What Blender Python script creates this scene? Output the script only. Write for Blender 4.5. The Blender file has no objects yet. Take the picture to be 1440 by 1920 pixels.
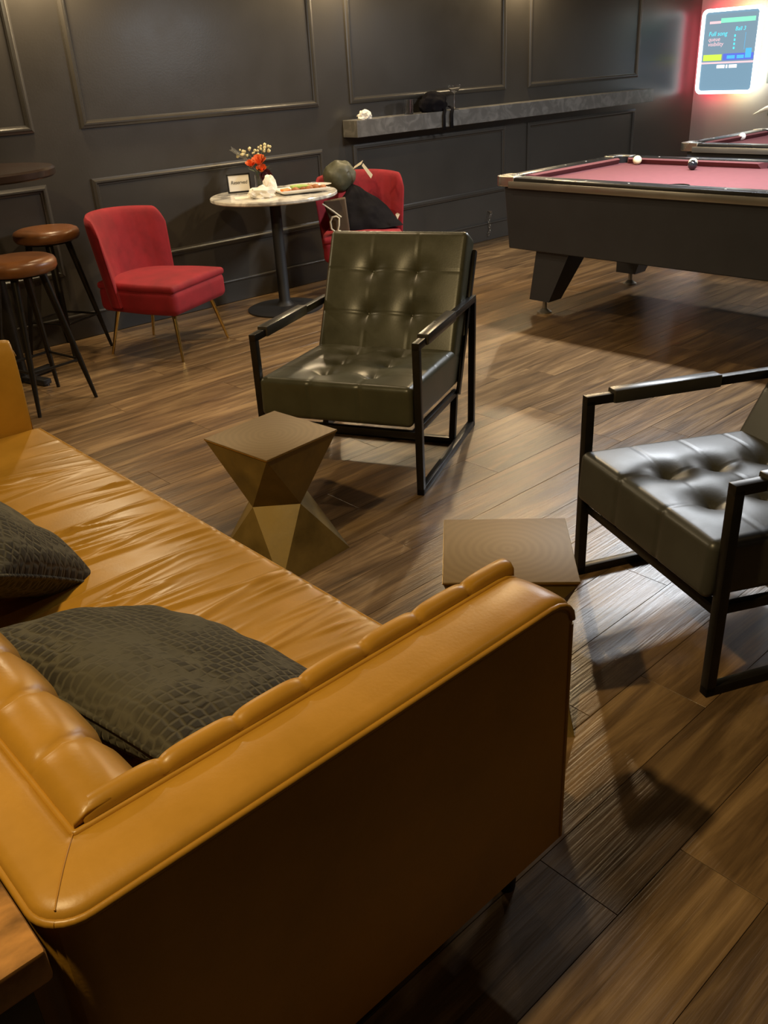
import bpy, bmesh, math, random
import numpy as np
from mathutils import Vector, Matrix, noise

random.seed(7)
rng = np.random.default_rng(7)
scene = bpy.context.scene
col = scene.collection
PI = math.pi

# ------------------------------------------------------------------ camera, world, lights, exposure
F_PX, YAW, PITCH, ROLL, CAM_H = 1640.0, 0.72002, 0.472487, 0.0587816, 1.45
def camera_matrix():
    cy, sy, cp, sp = math.cos(YAW), math.sin(YAW), math.cos(PITCH), math.sin(PITCH)
    fwd = Vector((sy*cp, cy*cp, -sp)); right = Vector((cy, -sy, 0)); down = fwd.cross(right)
    c, s = math.cos(ROLL), math.sin(ROLL)
    r2 = c*right + s*down; d2 = -s*right + c*down
    m = Matrix((( r2.x, -d2.x, -fwd.x, 0), (r2.y, -d2.y, -fwd.y, 0), (r2.z, -d2.z, -fwd.z, CAM_H), (0, 0, 0, 1)))
    return m
cd = bpy.data.cameras.new('camera'); cam = bpy.data.objects.new('camera', cd); col.objects.link(cam)
cam.matrix_world = camera_matrix()
cd.sensor_fit = 'VERTICAL'; cd.sensor_height = 24.0; cd.lens = 24.0*F_PX/1920.0
cd.clip_start = 0.02; cd.clip_end = 60
scene.camera = cam

world = bpy.data.worlds.new('world'); scene.world = world; world.use_nodes = True
world.node_tree.nodes['Background'].inputs['Color'].default_value = (0.9, 0.75, 0.55, 1)
world.node_tree.nodes['Background'].inputs['Strength'].default_value = 0.02

vs = scene.view_settings
vs.view_transform = 'Standard'; vs.look = 'None'; vs.gamma = 1.0; vs.use_curve_mapping = False
vs.exposure = 0.0

def lamp(name, kind, loc, color, power, radius=0.05, target=None, spot=None, blend=0.5, size=None):
    ld = bpy.data.lights.new(name, kind); o = bpy.data.objects.new(name, ld); col.objects.link(o)
    o.location = loc; ld.color = color; ld.energy = power
    if kind in ('POINT', 'SPOT'): ld.shadow_soft_size = radius
    if kind == 'SPOT': ld.spot_size = math.radians(spot); ld.spot_blend = blend
    if kind == 'AREA': ld.shape = 'RECTANGLE'; ld.size, ld.size_y = size
    if target is not None:
        o.rotation_euler = (Vector(target)-Vector(loc)).to_track_quat('-Z', 'Y').to_euler()
    return o
WARM = (1.0, 0.74, 0.36)
lamp('ceiling_spot_sofa', 'SPOT', (-0.30, 1.10, 2.85), WARM, 205, 0.045, (1.2, 1.7, 0.0), 125, 0.7)
lamp('ceiling_spot_bar', 'SPOT', (2.3, 3.5, 2.9), (1.0, 0.74, 0.44), 95, 0.05, (2.9, 4.5, 0.3), 130, 0.8)
lamp('ceiling_spot_mid', 'SPOT', (5.0, 4.1, 2.9), (1.0, 0.73, 0.40), 165, 0.04, (3.3, 3.2, 0.0), 125, 0.8)
lamp('ceiling_spot_room', 'SPOT', (2.6, -0.6, 2.9), (1.0, 0.70, 0.38), 12, 0.06, (2.2, 0.4, 0.0), 130, 0.9)
for i, sx in enumerate((0.3, 2.35, 4.45, 6.49)):
    lamp('wall_sconce_light', 'POINT', (sx, 5.22, 2.18), (1.0, 0.78, 0.47), 62, 0.05)
lamp('pool_lamp_light', 'AREA', (4.72, 2.55, 2.02), (0.90, 0.95, 1.0), 95, target=(4.72, 2.55, 0), size=(0.10, 0.9))
lamp('pool_lamp_light', 'AREA', (7.0, 2.55, 2.02), (0.93, 0.96, 1.0), 50, target=(7.0, 2.55, 0), size=(0.26, 0.9))

# ------------------------------------------------------------------ materials
def nodes_of(m): return m.node_tree.nodes, m.node_tree.links
def sock(b, *names):
    for n in names:
        if n in b.inputs: return b.inputs[n]
def pmat(name, color, rough=0.5, metal=0.0, vary=0.0, vscale=6.0, vstretch=(1, 1, 1), bump=0.0, bscale=60.0, coat=0.0, sheen=0.0,
         spec=0.5, rvary=0.0, transmission=0.0, ior=1.45, emit=None, estr=0.0, coords='Object', bdist=0.002, alpha=1.0, color2=None):
    m = bpy.data.materials.new(name); m.use_nodes = True
    N, L = nodes_of(m); b = N['Principled BSDF']
    b.inputs['Base Color'].default_value = (*color, 1); b.inputs['Roughness'].default_value = rough
    b.inputs['Metallic'].default_value = metal; b.inputs['IOR'].default_value = ior
    sock(b, 'Specular IOR Level', 'Specular').default_value = spec
    sock(b, 'Coat Weight', 'Clearcoat').default_value = coat
    if coat: sock(b, 'Coat Roughness').default_value = 0.12
    if sheen:
        sock(b, 'Sheen Weight', 'Sheen').default_value = sheen; sock(b, 'Sheen Roughness').default_value = 0.35
        b.inputs['Sheen Tint'].default_value = (*[min(1, c*1.6+0.1) for c in color], 1)
    sock(b, 'Transmission Weight', 'Transmission').default_value = transmission
    if emit is not None:
        sock(b, 'Emission Color', 'Emission').default_value = (*emit, 1); b.inputs['Emission Strength'].default_value = estr
    if vary or bump or rvary:
        tc = N.new('ShaderNodeTexCoord'); mp = N.new('ShaderNodeMapping'); L.new(tc.outputs[coords], mp.inputs['Vector'])
        mp.inputs['Scale'].default_value = vstretch
        oi = N.new('ShaderNodeObjectInfo'); ad = N.new('ShaderNodeVectorMath'); ad.operation = 'MULTIPLY_ADD'
        L.new(oi.outputs['Random'], ad.inputs[0]); ad.inputs[1].default_value = (17, 31, 11); L.new(mp.outputs[0], ad.inputs[2])
        vec = ad.outputs[0]
        if vary or rvary:
            nt = N.new('ShaderNodeTexNoise'); nt.inputs['Scale'].default_value = vscale; nt.inputs['Detail'].default_value = 6
            nt.inputs['Roughness'].default_value = 0.6; L.new(vec, nt.inputs['Vector'])
            if vary:
                cr = N.new('ShaderNodeValToRGB'); L.new(nt.outputs['Fac'], cr.inputs[0])
                lo = [max(0, c*(1-vary)) for c in color]; hi = color2 if color2 else [min(1, c*(1+vary)) for c in color]
                cr.color_ramp.elements[0].position = 0.3; cr.color_ramp.elements[1].position = 0.7
                cr.color_ramp.elements[0].color = (*lo, 1); cr.color_ramp.elements[1].color = (*hi, 1)
                L.new(cr.outputs[0], b.inputs['Base Color'])
            if rvary:
                mr = N.new('ShaderNodeMapRange'); L.new(nt.outputs['Fac'], mr.inputs[0])
                mr.inputs[1].default_value = 0.3; mr.inputs[2].default_value = 0.7
                mr.inputs[3].default_value = max(0.02, rough-rvary); mr.inputs[4].default_value = min(1, rough+rvary)
                L.new(mr.outputs[0], b.inputs['Roughness'])
        if bump:
            nb = N.new('ShaderNodeTexNoise'); nb.inputs['Scale'].default_value = bscale; nb.inputs['Detail'].default_value = 4
            L.new(vec, nb.inputs['Vector'])
            bp = N.new('ShaderNodeBump'); bp.inputs['Strength'].default_value = bump; bp.inputs['Distance'].default_value = bdist
            L.new(nb.outputs['Fac'], bp.inputs['Height']); L.new(bp.outputs[0], b.inputs['Normal'])
    return m

def wood_floor_mat():
    m = bpy.data.materials.new('floor_plank'); m.use_nodes = True; N, L = nodes_of(m); b = N['Principled BSDF']
    tc = N.new('ShaderNodeTexCoord'); oi = N.new('ShaderNodeObjectInfo')
    mp = N.new('ShaderNodeMapping'); mp.inputs['Scale'].default_value = (0.9, 9.0, 1.0); L.new(tc.outputs['Object'], mp.inputs['Vector'])
    ad = N.new('ShaderNodeVectorMath'); ad.operation = 'MULTIPLY_ADD'; L.new(oi.outputs['Random'], ad.inputs[0])
    ad.inputs[1].default_value = (43, 71, 23); L.new(mp.outputs[0], ad.inputs[2])
    n1 = N.new('ShaderNodeTexNoise'); n1.inputs['Scale'].default_value = 1.6; n1.inputs['Detail'].default_value = 8; n1.inputs['Roughness'].default_value = 0.65
    n1.inputs['Distortion'].default_value = 0.8; L.new(ad.outputs[0], n1.inputs['Vector'])
    n2 = N.new('ShaderNodeTexNoise'); n2.inputs['Scale'].default_value = 14; n2.inputs['Detail'].default_value = 5
    mp2 = N.new('ShaderNodeMapping'); mp2.inputs['Scale'].default_value = (0.35, 1.2, 1.0); L.new(ad.outputs[0], mp2.inputs['Vector']); L.new(mp2.outputs[0], n2.inputs['Vector'])
    cr = N.new('ShaderNodeValToRGB'); L.new(n1.outputs['Fac'], cr.inputs[0])
    e = cr.color_ramp.elements; e[0].position = 0.32; e[0].color = (0.078, 0.046, 0.022, 1); e[1].position = 0.68; e[1].color = (0.340, 0.215, 0.100, 1)
    k = cr.color_ramp.elements.new(0.5); k.color = (0.180, 0.108, 0.050, 1)
    mx = N.new('ShaderNodeMixRGB'); mx.blend_type = 'MULTIPLY'; mx.inputs[0].default_value = 0.35
    L.new(cr.outputs[0], mx.inputs[1]); L.new(n2.outputs['Fac'], mx.inputs[2])
    hs = N.new('ShaderNodeHueSaturation'); L.new(mx.outputs[0], hs.inputs['Color'])
    mr = N.new('ShaderNodeMapRange'); L.new(oi.outputs['Random'], mr.inputs[0]); mr.inputs[3].default_value = 0.72; mr.inputs[4].default_value = 1.22
    L.new(mr.outputs[0], hs.inputs['Value']); L.new(hs.outputs[0], b.inputs['Base Color'])
    rr = N.new('ShaderNodeMapRange'); L.new(n2.outputs['Fac'], rr.inputs[0]); rr.inputs[3].default_value = 0.21; rr.inputs[4].default_value = 0.43
    L.new(rr.outputs[0], b.inputs['Roughness'])
    bp = N.new('ShaderNodeBump'); bp.inputs['Strength'].default_value = 0.35; bp.inputs['Distance'].default_value = 0.003
    L.new(n2.outputs['Fac'], bp.inputs['Height']); L.new(bp.outputs[0], b.inputs['Normal'])
    return m

def pillow_mat():
    m = bpy.data.materials.new('croc_velvet'); m.use_nodes = True; N, L = nodes_of(m); b = N['Principled BSDF']
    tc = N.new('ShaderNodeTexCoord'); mp = N.new('ShaderNodeMapping'); mp.inputs['Scale'].default_value = (46, 62, 30); L.new(tc.outputs['Object'], mp.inputs['Vector'])
    nz = N.new('ShaderNodeTexNoise'); nz.inputs['Scale'].default_value = 5; L.new(tc.outputs['Object'], nz.inputs['Vector'])
    ad = N.new('ShaderNodeVectorMath'); ad.operation = 'MULTIPLY_ADD'; L.new(nz.outputs['Color'], ad.inputs[0]); ad.inputs[1].default_value = (2, 2, 2); L.new(mp.outputs[0], ad.inputs[2])
    vo = N.new('ShaderNodeTexVoronoi'); vo.feature = 'DISTANCE_TO_EDGE'; vo.inputs['Scale'].default_value = 1.0; vo.inputs['Randomness'].default_value = 0.35
    L.new(ad.outputs[0], vo.inputs['Vector'])
    mr = N.new('ShaderNodeMapRange'); L.new(vo.outputs['Distance'], mr.inputs[0]); mr.inputs[1].default_value = 0.03; mr.inputs[2].default_value = 0.22
    n2 = N.new('ShaderNodeTexNoise'); n2.inputs['Scale'].default_value = 4.0; L.new(tc.outputs['Object'], n2.inputs['Vector'])
    mask = N.new('ShaderNodeMapRange'); L.new(n2.outputs['Fac'], mask.inputs[0]); mask.inputs[1].default_value = 0.30; mask.inputs[2].default_value = 0.52
    ml = N.new('ShaderNodeMath'); ml.operation = 'MULTIPLY'; L.new(mr.outputs[0], ml.inputs[0]); L.new(mask.outputs[0], ml.inputs[1])
    mx = N.new('ShaderNodeMixRGB'); L.new(ml.outputs[0], mx.inputs[0]); mx.inputs[1].default_value = (0.062, 0.055, 0.036, 1); mx.inputs[2].default_value = (0.018, 0.015, 0.010, 1)
    L.new(mx.outputs[0], b.inputs['Base Color']); b.inputs['Roughness'].default_value = 0.75
    b.inputs['Roughness'].default_value = 0.8; sock(b, 'Specular IOR Level').default_value = 0.25; sock(b, 'Sheen Weight').default_value = 0.12; b.inputs['Sheen Tint'].default_value = (0.5, 0.45, 0.3, 1)
    bp = N.new('ShaderNodeBump'); bp.inputs['Strength'].default_value = 0.6; bp.inputs['Distance'].default_value = 0.004
    L.new(ml.outputs[0], bp.inputs['Height']); L.new(bp.outputs[0], b.inputs['Normal'])
    return m

def marble_mat(name, c1, c2, scale=5, rough=0.15):
    m = bpy.data.materials.new(name); m.use_nodes = True; N, L = nodes_of(m); b = N['Principled BSDF']
    tc = N.new('ShaderNodeTexCoord'); n1 = N.new('ShaderNodeTexNoise'); n1.inputs['Scale'].default_value = scale; n1.inputs['Detail'].default_value = 9
    n1.inputs['Distortion'].default_value = 2.2; L.new(tc.outputs['Object'], n1.inputs['Vector'])
    cr = N.new('ShaderNodeValToRGB'); L.new(n1.outputs['Fac'], cr.inputs[0]); e = cr.color_ramp.elements
    e[0].position = 0.36; e[0].color = (*c2, 1); e[1].position = 0.56; e[1].color = (*c1, 1)
    L.new(cr.outputs[0], b.inputs['Base Color']); b.inputs['Roughness'].default_value = rough
    return m

def led_mat():
    m = bpy.data.materials.new('led_diffuser'); m.use_nodes = True; N, L = nodes_of(m); b = N['Principled BSDF']
    tc = N.new('ShaderNodeTexCoord'); sx = N.new('ShaderNodeSeparateXYZ'); L.new(tc.outputs['Object'], sx.inputs[0])
    mr = N.new('ShaderNodeMapRange'); L.new(sx.outputs['Y'], mr.inputs[0]); mr.inputs[1].default_value = -0.33; mr.inputs[2].default_value = 0.33
    cr = N.new('ShaderNodeValToRGB'); L.new(mr.outputs[0], cr.inputs[0]); e = cr.color_ramp.elements
    e[0].position = 0.0; e[0].color = (1.0, 0.97, 0.80, 1); e[1].position = 1.0; e[1].color = (1.0, 0.02, 0.10, 1)
    k = e.new(0.35); k.color = (1.0, 0.86, 0.36, 1); k = e.new(0.6); k.color = (1.0, 0.12, 0.06, 1)
    L.new(cr.outputs[0], sock(b, 'Emission Color')); b.inputs['Emission Strength'].default_value = 20.0
    b.inputs['Base Color'].default_value = (0.6, 0.6, 0.6, 1)
    return m

def brass_mat():
    m = pmat('hammered_brass', (0.20, 0.135, 0.036), 0.52, 0.30, vary=0.35, vscale=7, bump=0.25, bscale=25, rvary=0.12)
    return m
def top_brass_mat():
    m = bpy.data.materials.new('ringed_brass_top'); m.use_nodes = True; N, L = nodes_of(m); b = N['Principled BSDF']
    tc = N.new('ShaderNodeTexCoord'); wv = N.new('ShaderNodeTexWave'); wv.wave_type = 'RINGS'; wv.rings_direction = 'Z'
    wv.inputs['Scale'].default_value = 16; wv.inputs['Distortion'].default_value = 3.0; wv.inputs['Detail'].default_value = 3; wv.inputs['Detail Scale'].default_value = 1.0
    L.new(tc.outputs['Object'], wv.inputs['Vector'])
    cr = N.new('ShaderNodeValToRGB'); L.new(wv.outputs['Fac'], cr.inputs[0]); e = cr.color_ramp.elements
    e[0].color = (0.185, 0.120, 0.050, 1); e[1].color = (0.205, 0.135, 0.058, 1); L.new(cr.outputs[0], b.inputs['Base Color'])
    b.inputs['Metallic'].default_value = 0.3; b.inputs['Roughness'].default_value = 0.55
    bp = N.new('ShaderNodeBump'); bp.inputs['Strength'].default_value = 0.05; bp.inputs['Distance'].default_value = 0.001
    L.new(wv.outputs['Fac'], bp.inputs['Height']); L.new(bp.outputs[0], b.inputs['Normal'])
    return m

M = {}
M['plank'] = wood_floor_mat()
M['subfloor'] = pmat('subfloor', (0.05, 0.03, 0.018), 0.7, vary=0.2)
M['wall'] = pmat('charcoal_paint', (0.046, 0.041, 0.035), 0.33, spec=0.55, bump=0.12, bscale=90, rvary=0.05, vary=0.08, vscale=2)
M['wall_grey'] = pmat('grey_paint', (0.21, 0.20, 0.205), 0.6, bump=0.1, bscale=90, vary=0.05, vscale=2)
M['ceil'] = pmat('ceiling_paint', (0.03, 0.028, 0.026), 0.8, vary=0.05)
M['leather'] = pmat('cognac_leather', (0.385, 0.194, 0.020), 0.37, vary=0.16, vscale=5, bump=0.10, bscale=160, rvary=0.06, spec=0.5)
M['leather_dark'] = pmat('cognac_leather_base', (0.40, 0.19, 0.020), 0.42, vary=0.1, vscale=5, bump=0.1, bscale=160)
M['green'] = pmat('green_leather', (0.052, 0.050, 0.028), 0.36, vary=0.18, vscale=8, bump=0.08, bscale=150, rvary=0.05, spec=0.6)
M['grey_leather'] = pmat('slate_leather', (0.042, 0.041, 0.034), 0.38, vary=0.15, vscale=8, bump=0.08, bscale=150, rvary=0.05, spec=0.6)
M['blackmetal'] = pmat('bronzed_black_metal', (0.020, 0.017, 0.013), 0.34, 0.6, vary=0.2, vscale=20)
M['armpad'] = pmat('dark_arm_sleeve', (0.030, 0.026, 0.020), 0.30, vary=0.15, vscale=12, spec=0.6)
M['brass'] = brass_mat(); M['brass_top'] = top_brass_mat()
M['gold'] = pmat('polished_gold_leg', (0.62, 0.42, 0.14), 0.22, 1.0, rvary=0.05)
M['red'] = pmat('red_velvet', (0.25, 0.009, 0.016), 0.8, vary=0.22, vscale=9, bump=0.15, bscale=200, sheen=0.25)
M['stool'] = pmat('brown_leather_seat', (0.16, 0.062, 0.020), 0.33, vary=0.25, vscale=9, bump=0.1, bscale=120)
M['black'] = pmat('black_lacquer', (0.012, 0.011, 0.011), 0.30, vary=0.1, rvary=0.05)
M['blackmat'] = pmat('matte_black', (0.012, 0.011, 0.011), 0.55, vary=0.1)
M['tabletop_dark'] = pmat('dark_stained_top', (0.030, 0.018, 0.013), 0.22, vary=0.25, vstretch=(1, 8, 1), vscale=4)
M['marble'] = marble_mat('white_marble', (0.72, 0.68, 0.60), (0.30, 0.28, 0.26))
M['ledge'] = marble_mat('grey_stone', (0.115, 0.108, 0.098), (0.19, 0.18, 0.165), 7, 0.35)
M['white'] = pmat('white_ceramic', (0.78, 0.74, 0.66), 0.18, vary=0.03)
M['paper'] = pmat('paper_napkin', (0.80, 0.76, 0.68), 0.9, vary=0.05, bump=0.2, bscale=80)
M['ink'] = pmat('black_ink', (0.01, 0.01, 0.01), 0.6, vary=0.05)
M['chrome'] = pmat('chrome', (0.72, 0.68, 0.60), 0.28, 1.0, rvary=0.04)
M['trimmetal'] = pmat('worn_rail_metal', (0.30, 0.28, 0.25), 0.34, 0.8, rvary=0.06)
M['cloth'] = pmat('maroon_baize', (0.125, 0.033, 0.037), 0.9, vary=0.08, vscale=30, bump=0.1, bscale=300)
M['cabinet'] = pmat('black_laminate', (0.026, 0.028, 0.036), 0.42, vary=0.1, bump=0.06, bscale=150)
M['glass'] = pmat('clear_glass', (1, 1, 1), 0.02, transmission=1.0, ior=1.45, rvary=0.01)
M['wood_slab'] = pmat('rustic_wood', (0.34, 0.165, 0.045), 0.35, vary=0.75, vscale=8, vstretch=(1, 2.2, 1), bump=0.2, bscale=30)
M['pillow'] = pillow_mat()
M['olive'] = pmat('olive_quilted_nylon', (0.085, 0.082, 0.050), 0.45, vary=0.3, vscale=14, bump=0.2, bscale=40)
M['coat'] = pmat('black_wool_coat', (0.007, 0.006, 0.007), 0.95, spec=0.12, vary=0.3, vscale=10, bump=0.3, bscale=60)
M['cream'] = pmat('cream_ribbon', (0.75, 0.66, 0.46), 0.6, vary=0.1)
M['brownbag'] = pmat('brown_canvas', (0.085, 0.055, 0.030), 0.8, vary=0.2, bump=0.2, bscale=80)
M['maroon_lining'] = pmat('maroon_lining', (0.05, 0.012, 0.014), 0.6, vary=0.2)
M['rose'] = pmat('orange_rose', (0.80, 0.17, 0.045), 0.55, vary=0.3, vscale=18)
M['dahlia'] = pmat('dark_plum_flower', (0.085, 0.012, 0.022), 0.7, vary=0.3, vscale=20)
M['leaf'] = pmat('leaf_green', (0.045, 0.065, 0.025), 0.55, vary=0.3, vscale=20)
M['dried'] = pmat('dried_grey_sprig', (0.22, 0.22, 0.20), 0.8, vary=0.2)
M['blossom'] = pmat('cream_blossom', (0.68, 0.60, 0.34), 0.7, vary=0.2, vscale=30)
M['celery'] = pmat('celery', (0.30, 0.42, 0.08), 0.4, vary=0.25, vscale=30)
M['carrot'] = pmat('carrot', (0.75, 0.22, 0.04), 0.45, vary=0.2, vscale=30)
M['wing'] = pmat('fried_wing', (0.32, 0.11, 0.03), 0.45, vary=0.45, vscale=40, bump=0.5, bscale=90)
M['sauce'] = pmat('red_sauce', (0.25, 0.02, 0.01), 0.2, vary=0.2)
M['ball_cream'] = pmat('cream_ball', (0.75, 0.66, 0.42), 0.10, coat=0.6, vary=0.03)
M['ball_black'] = pmat('black_ball', (0.015, 0.015, 0.017), 0.10, coat=0.6, vary=0.03)
M['ball_white'] = pmat('white_ball', (0.78, 0.76, 0.72), 0.10, coat=0.6, vary=0.03)
M['led'] = led_mat()
M['ledwhite'] = pmat('white_led_edge', (0.9, 0.9, 0.9), 0.4, emit=(0.90, 1.0, 1.0), estr=4.5)
M['screen'] = pmat('screen_background', (0.02, 0.03, 0.04), 0.15, emit=(0.27, 0.40, 0.50), estr=0.9)
M['screen_low'] = pmat('lower_glass', (0.02, 0.03, 0.04), 0.15, emit=(0.25, 0.42, 0.56), estr=0.9)
def emat(n, c, s): return pmat(n, (0.02, 0.02, 0.02), 0.3, emit=c, estr=s)
M['e_cyan'] = emat('screen_cyan', (0.10, 0.85, 1.0), 1.3); M['e_pink'] = emat('screen_pink', (1.0, 0.62, 0.66), 1.2)
M['e_mint'] = emat('screen_mint', (0.30, 1.0, 0.65), 1.1); M['e_lime'] = emat('screen_lime', (0.70, 0.95, 0.10), 1.1)
M['e_blue'] = emat('screen_blue', (0.13, 0.20, 0.85), 1.0); M['e_white'] = emat('screen_white', (1, 1, 1), 1.6)
M['e_icon'] = emat('screen_icon', (0.10, 0.55, 0.95), 1.1)
M['box_teal'] = pmat('grey_plastic', (0.10, 0.12, 0.12), 0.5, vary=0.05)

# ------------------------------------------------------------------ mesh helpers
def link(name, me, mat, parent=None, smooth=35):
    o = bpy.data.objects.new(name, me); col.objects.link(o)
    if mat is not None: me.materials.append(M[mat] if isinstance(mat, str) else mat)
    if smooth is not None:
        me.polygons.foreach_set('use_smooth', [True]*len(me.polygons)); me.set_sharp_from_angle(angle=math.radians(smooth))
    if parent is not None: o.parent = parent
    return o
class MB:
    def __init__(s): s.v = []; s.f = []
    def add(s, vs, fs):
        n = len(s.v); s.v += [tuple(v) for v in vs]; s.f += [tuple(i+n for i in f) for f in fs]; return s
    def box(s, c, d, bev=0.0, rot=None, seg=2):
        bm = bmesh.new(); bmesh.ops.create_cube(bm, size=1)
        for v in bm.verts: v.co = Vector((v.co.x*d[0], v.co.y*d[1], v.co.z*d[2]))
        if bev: bmesh.ops.bevel(bm, geom=bm.edges[:], offset=min(bev, 0.45*min(d)), segments=seg, affect='EDGES', profile=0.5)
        R = rot.to_matrix() if rot is not None and hasattr(rot, 'to_matrix') else rot
        bm.verts.index_update()
        vs = [((R @ v.co) if R is not None else v.co) + Vector(c) for v in bm.verts]
        s.add(vs, [[v.index for v in f.verts] for f in bm.faces]); bm.free(); return s
    def bar(s, a, b, w, h=None, bev=0.002):
        a, b = Vector(a), Vector(b); d = b-a; q = d.to_track_quat('Y', 'Z')
        return s.box((a+b)/2, (w, d.length, h or w), bev, q)
    def tube(s, pts, r, seg=8, caps=True, closed=False):
        pts = [Vector(p) for p in pts]; n = len(pts); rs = r if hasattr(r, '__len__') else [r]*n
        up = None; rings = []
        for i, p in enumerate(pts):
            if closed: t = pts[(i+1) % n]-pts[i-1]
            else: t = pts[min(i+1, n-1)]-pts[max(i-1, 0)]
            t.normalize()
            if up is None: up = Vector((0, 0, 1)) if abs(t.z) < 0.9 else Vector((1, 0, 0))
            x = up-t*up.dot(t)
            if x.length < 1e-5: x = t.orthogonal()
            x.normalize(); y = t.cross(x); up = x
            rings.append([p+(x*math.cos(2*PI*k/seg)+y*math.sin(2*PI*k/seg))*rs[i] for k in range(seg)])
        vs = [v for R in rings for v in R]; fs = []
        m = n if closed else n-1
        for i in range(m):
            a, b = i*seg, ((i+1) % n)*seg
            for k in range(seg): fs.append((a+k, a+(k+1) % seg, b+(k+1) % seg, b+k))
        if caps and not closed: fs.append(tuple(range(seg-1, -1, -1))); fs.append(tuple((n-1)*seg+k for k in range(seg)))
        return s.add(vs, fs)
    def lathe(s, prof, c=(0, 0, 0), seg=32, rot=None):
        n = len(prof); vs = []; fs = []
        for (r, z) in prof:
            for k in range(seg):
                v = Vector((r*math.cos(2*PI*k/seg), r*math.sin(2*PI*k/seg), z))
                vs.append((rot @ v if rot is not None else v)+Vector(c))
        for i in range(n-1):
            for k in range(seg): fs.append((i*seg+k, i*seg+(k+1) % seg, (i+1)*seg+(k+1) % seg, (i+1)*seg+k))
        if prof[0][0] > 1e-6: fs.append(tuple(range(seg-1, -1, -1)))
        if prof[-1][0] > 1e-6: fs.append(tuple((n-1)*seg+k for k in range(seg)))
        return s.add(vs, fs)
    def mesh(s, name):
        me = bpy.data.meshes.new(name); me.from_pydata(s.v, [], s.f); me.validate(); me.update()
        bm = bmesh.new(); bm.from_mesh(me); bmesh.ops.remove_doubles(bm, verts=bm.verts, dist=1e-6)
        bmesh.ops.recalc_face_normals(bm, faces=bm.faces); bm.to_mesh(me); bm.free(); return me
    def build(s, name, mat, parent=None, smooth=35): return link(name, s.mesh(name), mat, parent, smooth)

def rbox(h, r, n, disp=None):
    """rounded box lattice: half sizes h, corner radius r, inner cuts n; disp(P,Q)->offsets"""
    def coords(H, k):
        t = [1.0, 0.577, 0.268]
        inner = list(np.linspace(-(H-r), H-r, max(2, k+1)))
        return [-(H-r)-r*a for a in t]+inner+[(H-r)+r*a for a in reversed(t)]
    C = [coords(h[i], n[i]) for i in range(3)]; S = [len(c) for c in C]; idx = {}; V = []; Fs = []
    def vid(i, j, k):
        if (i, j, k) not in idx: idx[(i, j, k)] = len(V); V.append((C[0][i], C[1][j], C[2][k]))
        return idx[(i, j, k)]
    X, Y, Z = S[0]-1, S[1]-1, S[2]-1
    for i in range(X):
        for j in range(Y):
            Fs.append((vid(i, j, Z), vid(i+1, j, Z), vid(i+1, j+1, Z), vid(i, j+1, Z)))
            Fs.append((vid(i, j, 0), vid(i, j+1, 0), vid(i+1, j+1, 0), vid(i+1, j, 0)))
    for i in range(X):
        for k in range(Z):
            Fs.append((vid(i, 0, k), vid(i+1, 0, k), vid(i+1, 0, k+1), vid(i, 0, k+1)))
            Fs.append((vid(i, Y, k), vid(i, Y, k+1), vid(i+1, Y, k+1), vid(i+1, Y, k)))
    for j in range(Y):
        for k in range(Z):
            Fs.append((vid(0, j, k), vid(0, j, k+1), vid(0, j+1, k+1), vid(0, j+1, k)))
            Fs.append((vid(X, j, k), vid(X, j+1, k), vid(X, j+1, k+1), vid(X, j, k+1)))
    P = np.array(V); lim = np.array(h)-r; Q = np.clip(P, -lim, lim); D = P-Q; L = np.linalg.norm(D, axis=1, keepdims=True); Nn = D/np.maximum(L, 1e-9)
    P = Q+Nn*r
    if disp is not None: P = P+disp(P, Nn)
    return P, Fs
def from_pf(name, P, Fs, mat, parent=None, smooth=60, xf=None):
    me = bpy.data.meshes.new(name)
    if xf is not None: P = [tuple(xf @ Vector(p)) for p in P]
    me.from_pydata([tuple(p) for p in P], [], Fs); me.update()
    return link(name, me, mat, parent, smooth)
def rbox_obj(name, c, h, r, n, mat, parent=None, disp=None, rot=None):
    P, Fs = rbox(h, r, n, disp)
    xf = Matrix.Translation(Vector(c)) @ (rot.to_matrix().to_4x4() if rot is not None else Matrix.Identity(4))
    return from_pf(name, P, Fs, mat, parent, 60, xf)
def text_mesh(name, body, size, mat, parent, mtx, shear=0.0, extrude=0.0004, space=1.0):
    cu = bpy.data.curves.new(name, 'FONT'); cu.body = body; cu.size = size; cu.shear = shear; cu.extrude = extrude; cu.space_character = space
    cu.align_x = 'CENTER'; cu.align_y = 'CENTER'; cu.resolution_u = 3
    t = bpy.data.objects.new(name+'_curve', cu); col.objects.link(t)
    dg = bpy.context.evaluated_depsgraph_get(); me = bpy.data.meshes.new_from_object(t.evaluated_get(dg)); bpy.data.objects.remove(t)
    me.transform(mtx); me.name = name; me.materials.clear()
    return link(name, me, mat, parent, None)

def thing(name, label, cat, loc=(0, 0, 0), rotz=0.0, group=None):
    o = bpy.data.objects.new(name, None); col.objects.link(o); o.location = loc; o.rotation_euler = (0, 0, rotz); o.empty_display_size = 0.1
    return tag(o, label, cat, group)
def tag(o, label, cat, group=None):
    o['label'] = label; o['category'] = cat
    if group: o['group'] = group
    return o
def struct(o): o['kind'] = 'structure'; return o
def copy_tree(o, parent=None):
    c = o.copy(); col.objects.link(c); c.parent = parent
    for ch in list(o.children): copy_tree(ch, c)
    return c
def rebase(o, z=None):
    """move a mesh object's origin to the bottom centre of its bounds"""
    me = o.data; n = len(me.vertices); a = np.empty(n*3); me.vertices.foreach_get('co', a); a = a.reshape(-1, 3)
    c = np.array([(a[:, 0].min()+a[:, 0].max())/2, (a[:, 1].min()+a[:, 1].max())/2, a[:, 2].min()])
    me.vertices.foreach_set('co', (a-c).ravel()); me.update(); o.location = Vector(o.location)+Vector(c); return o

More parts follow.
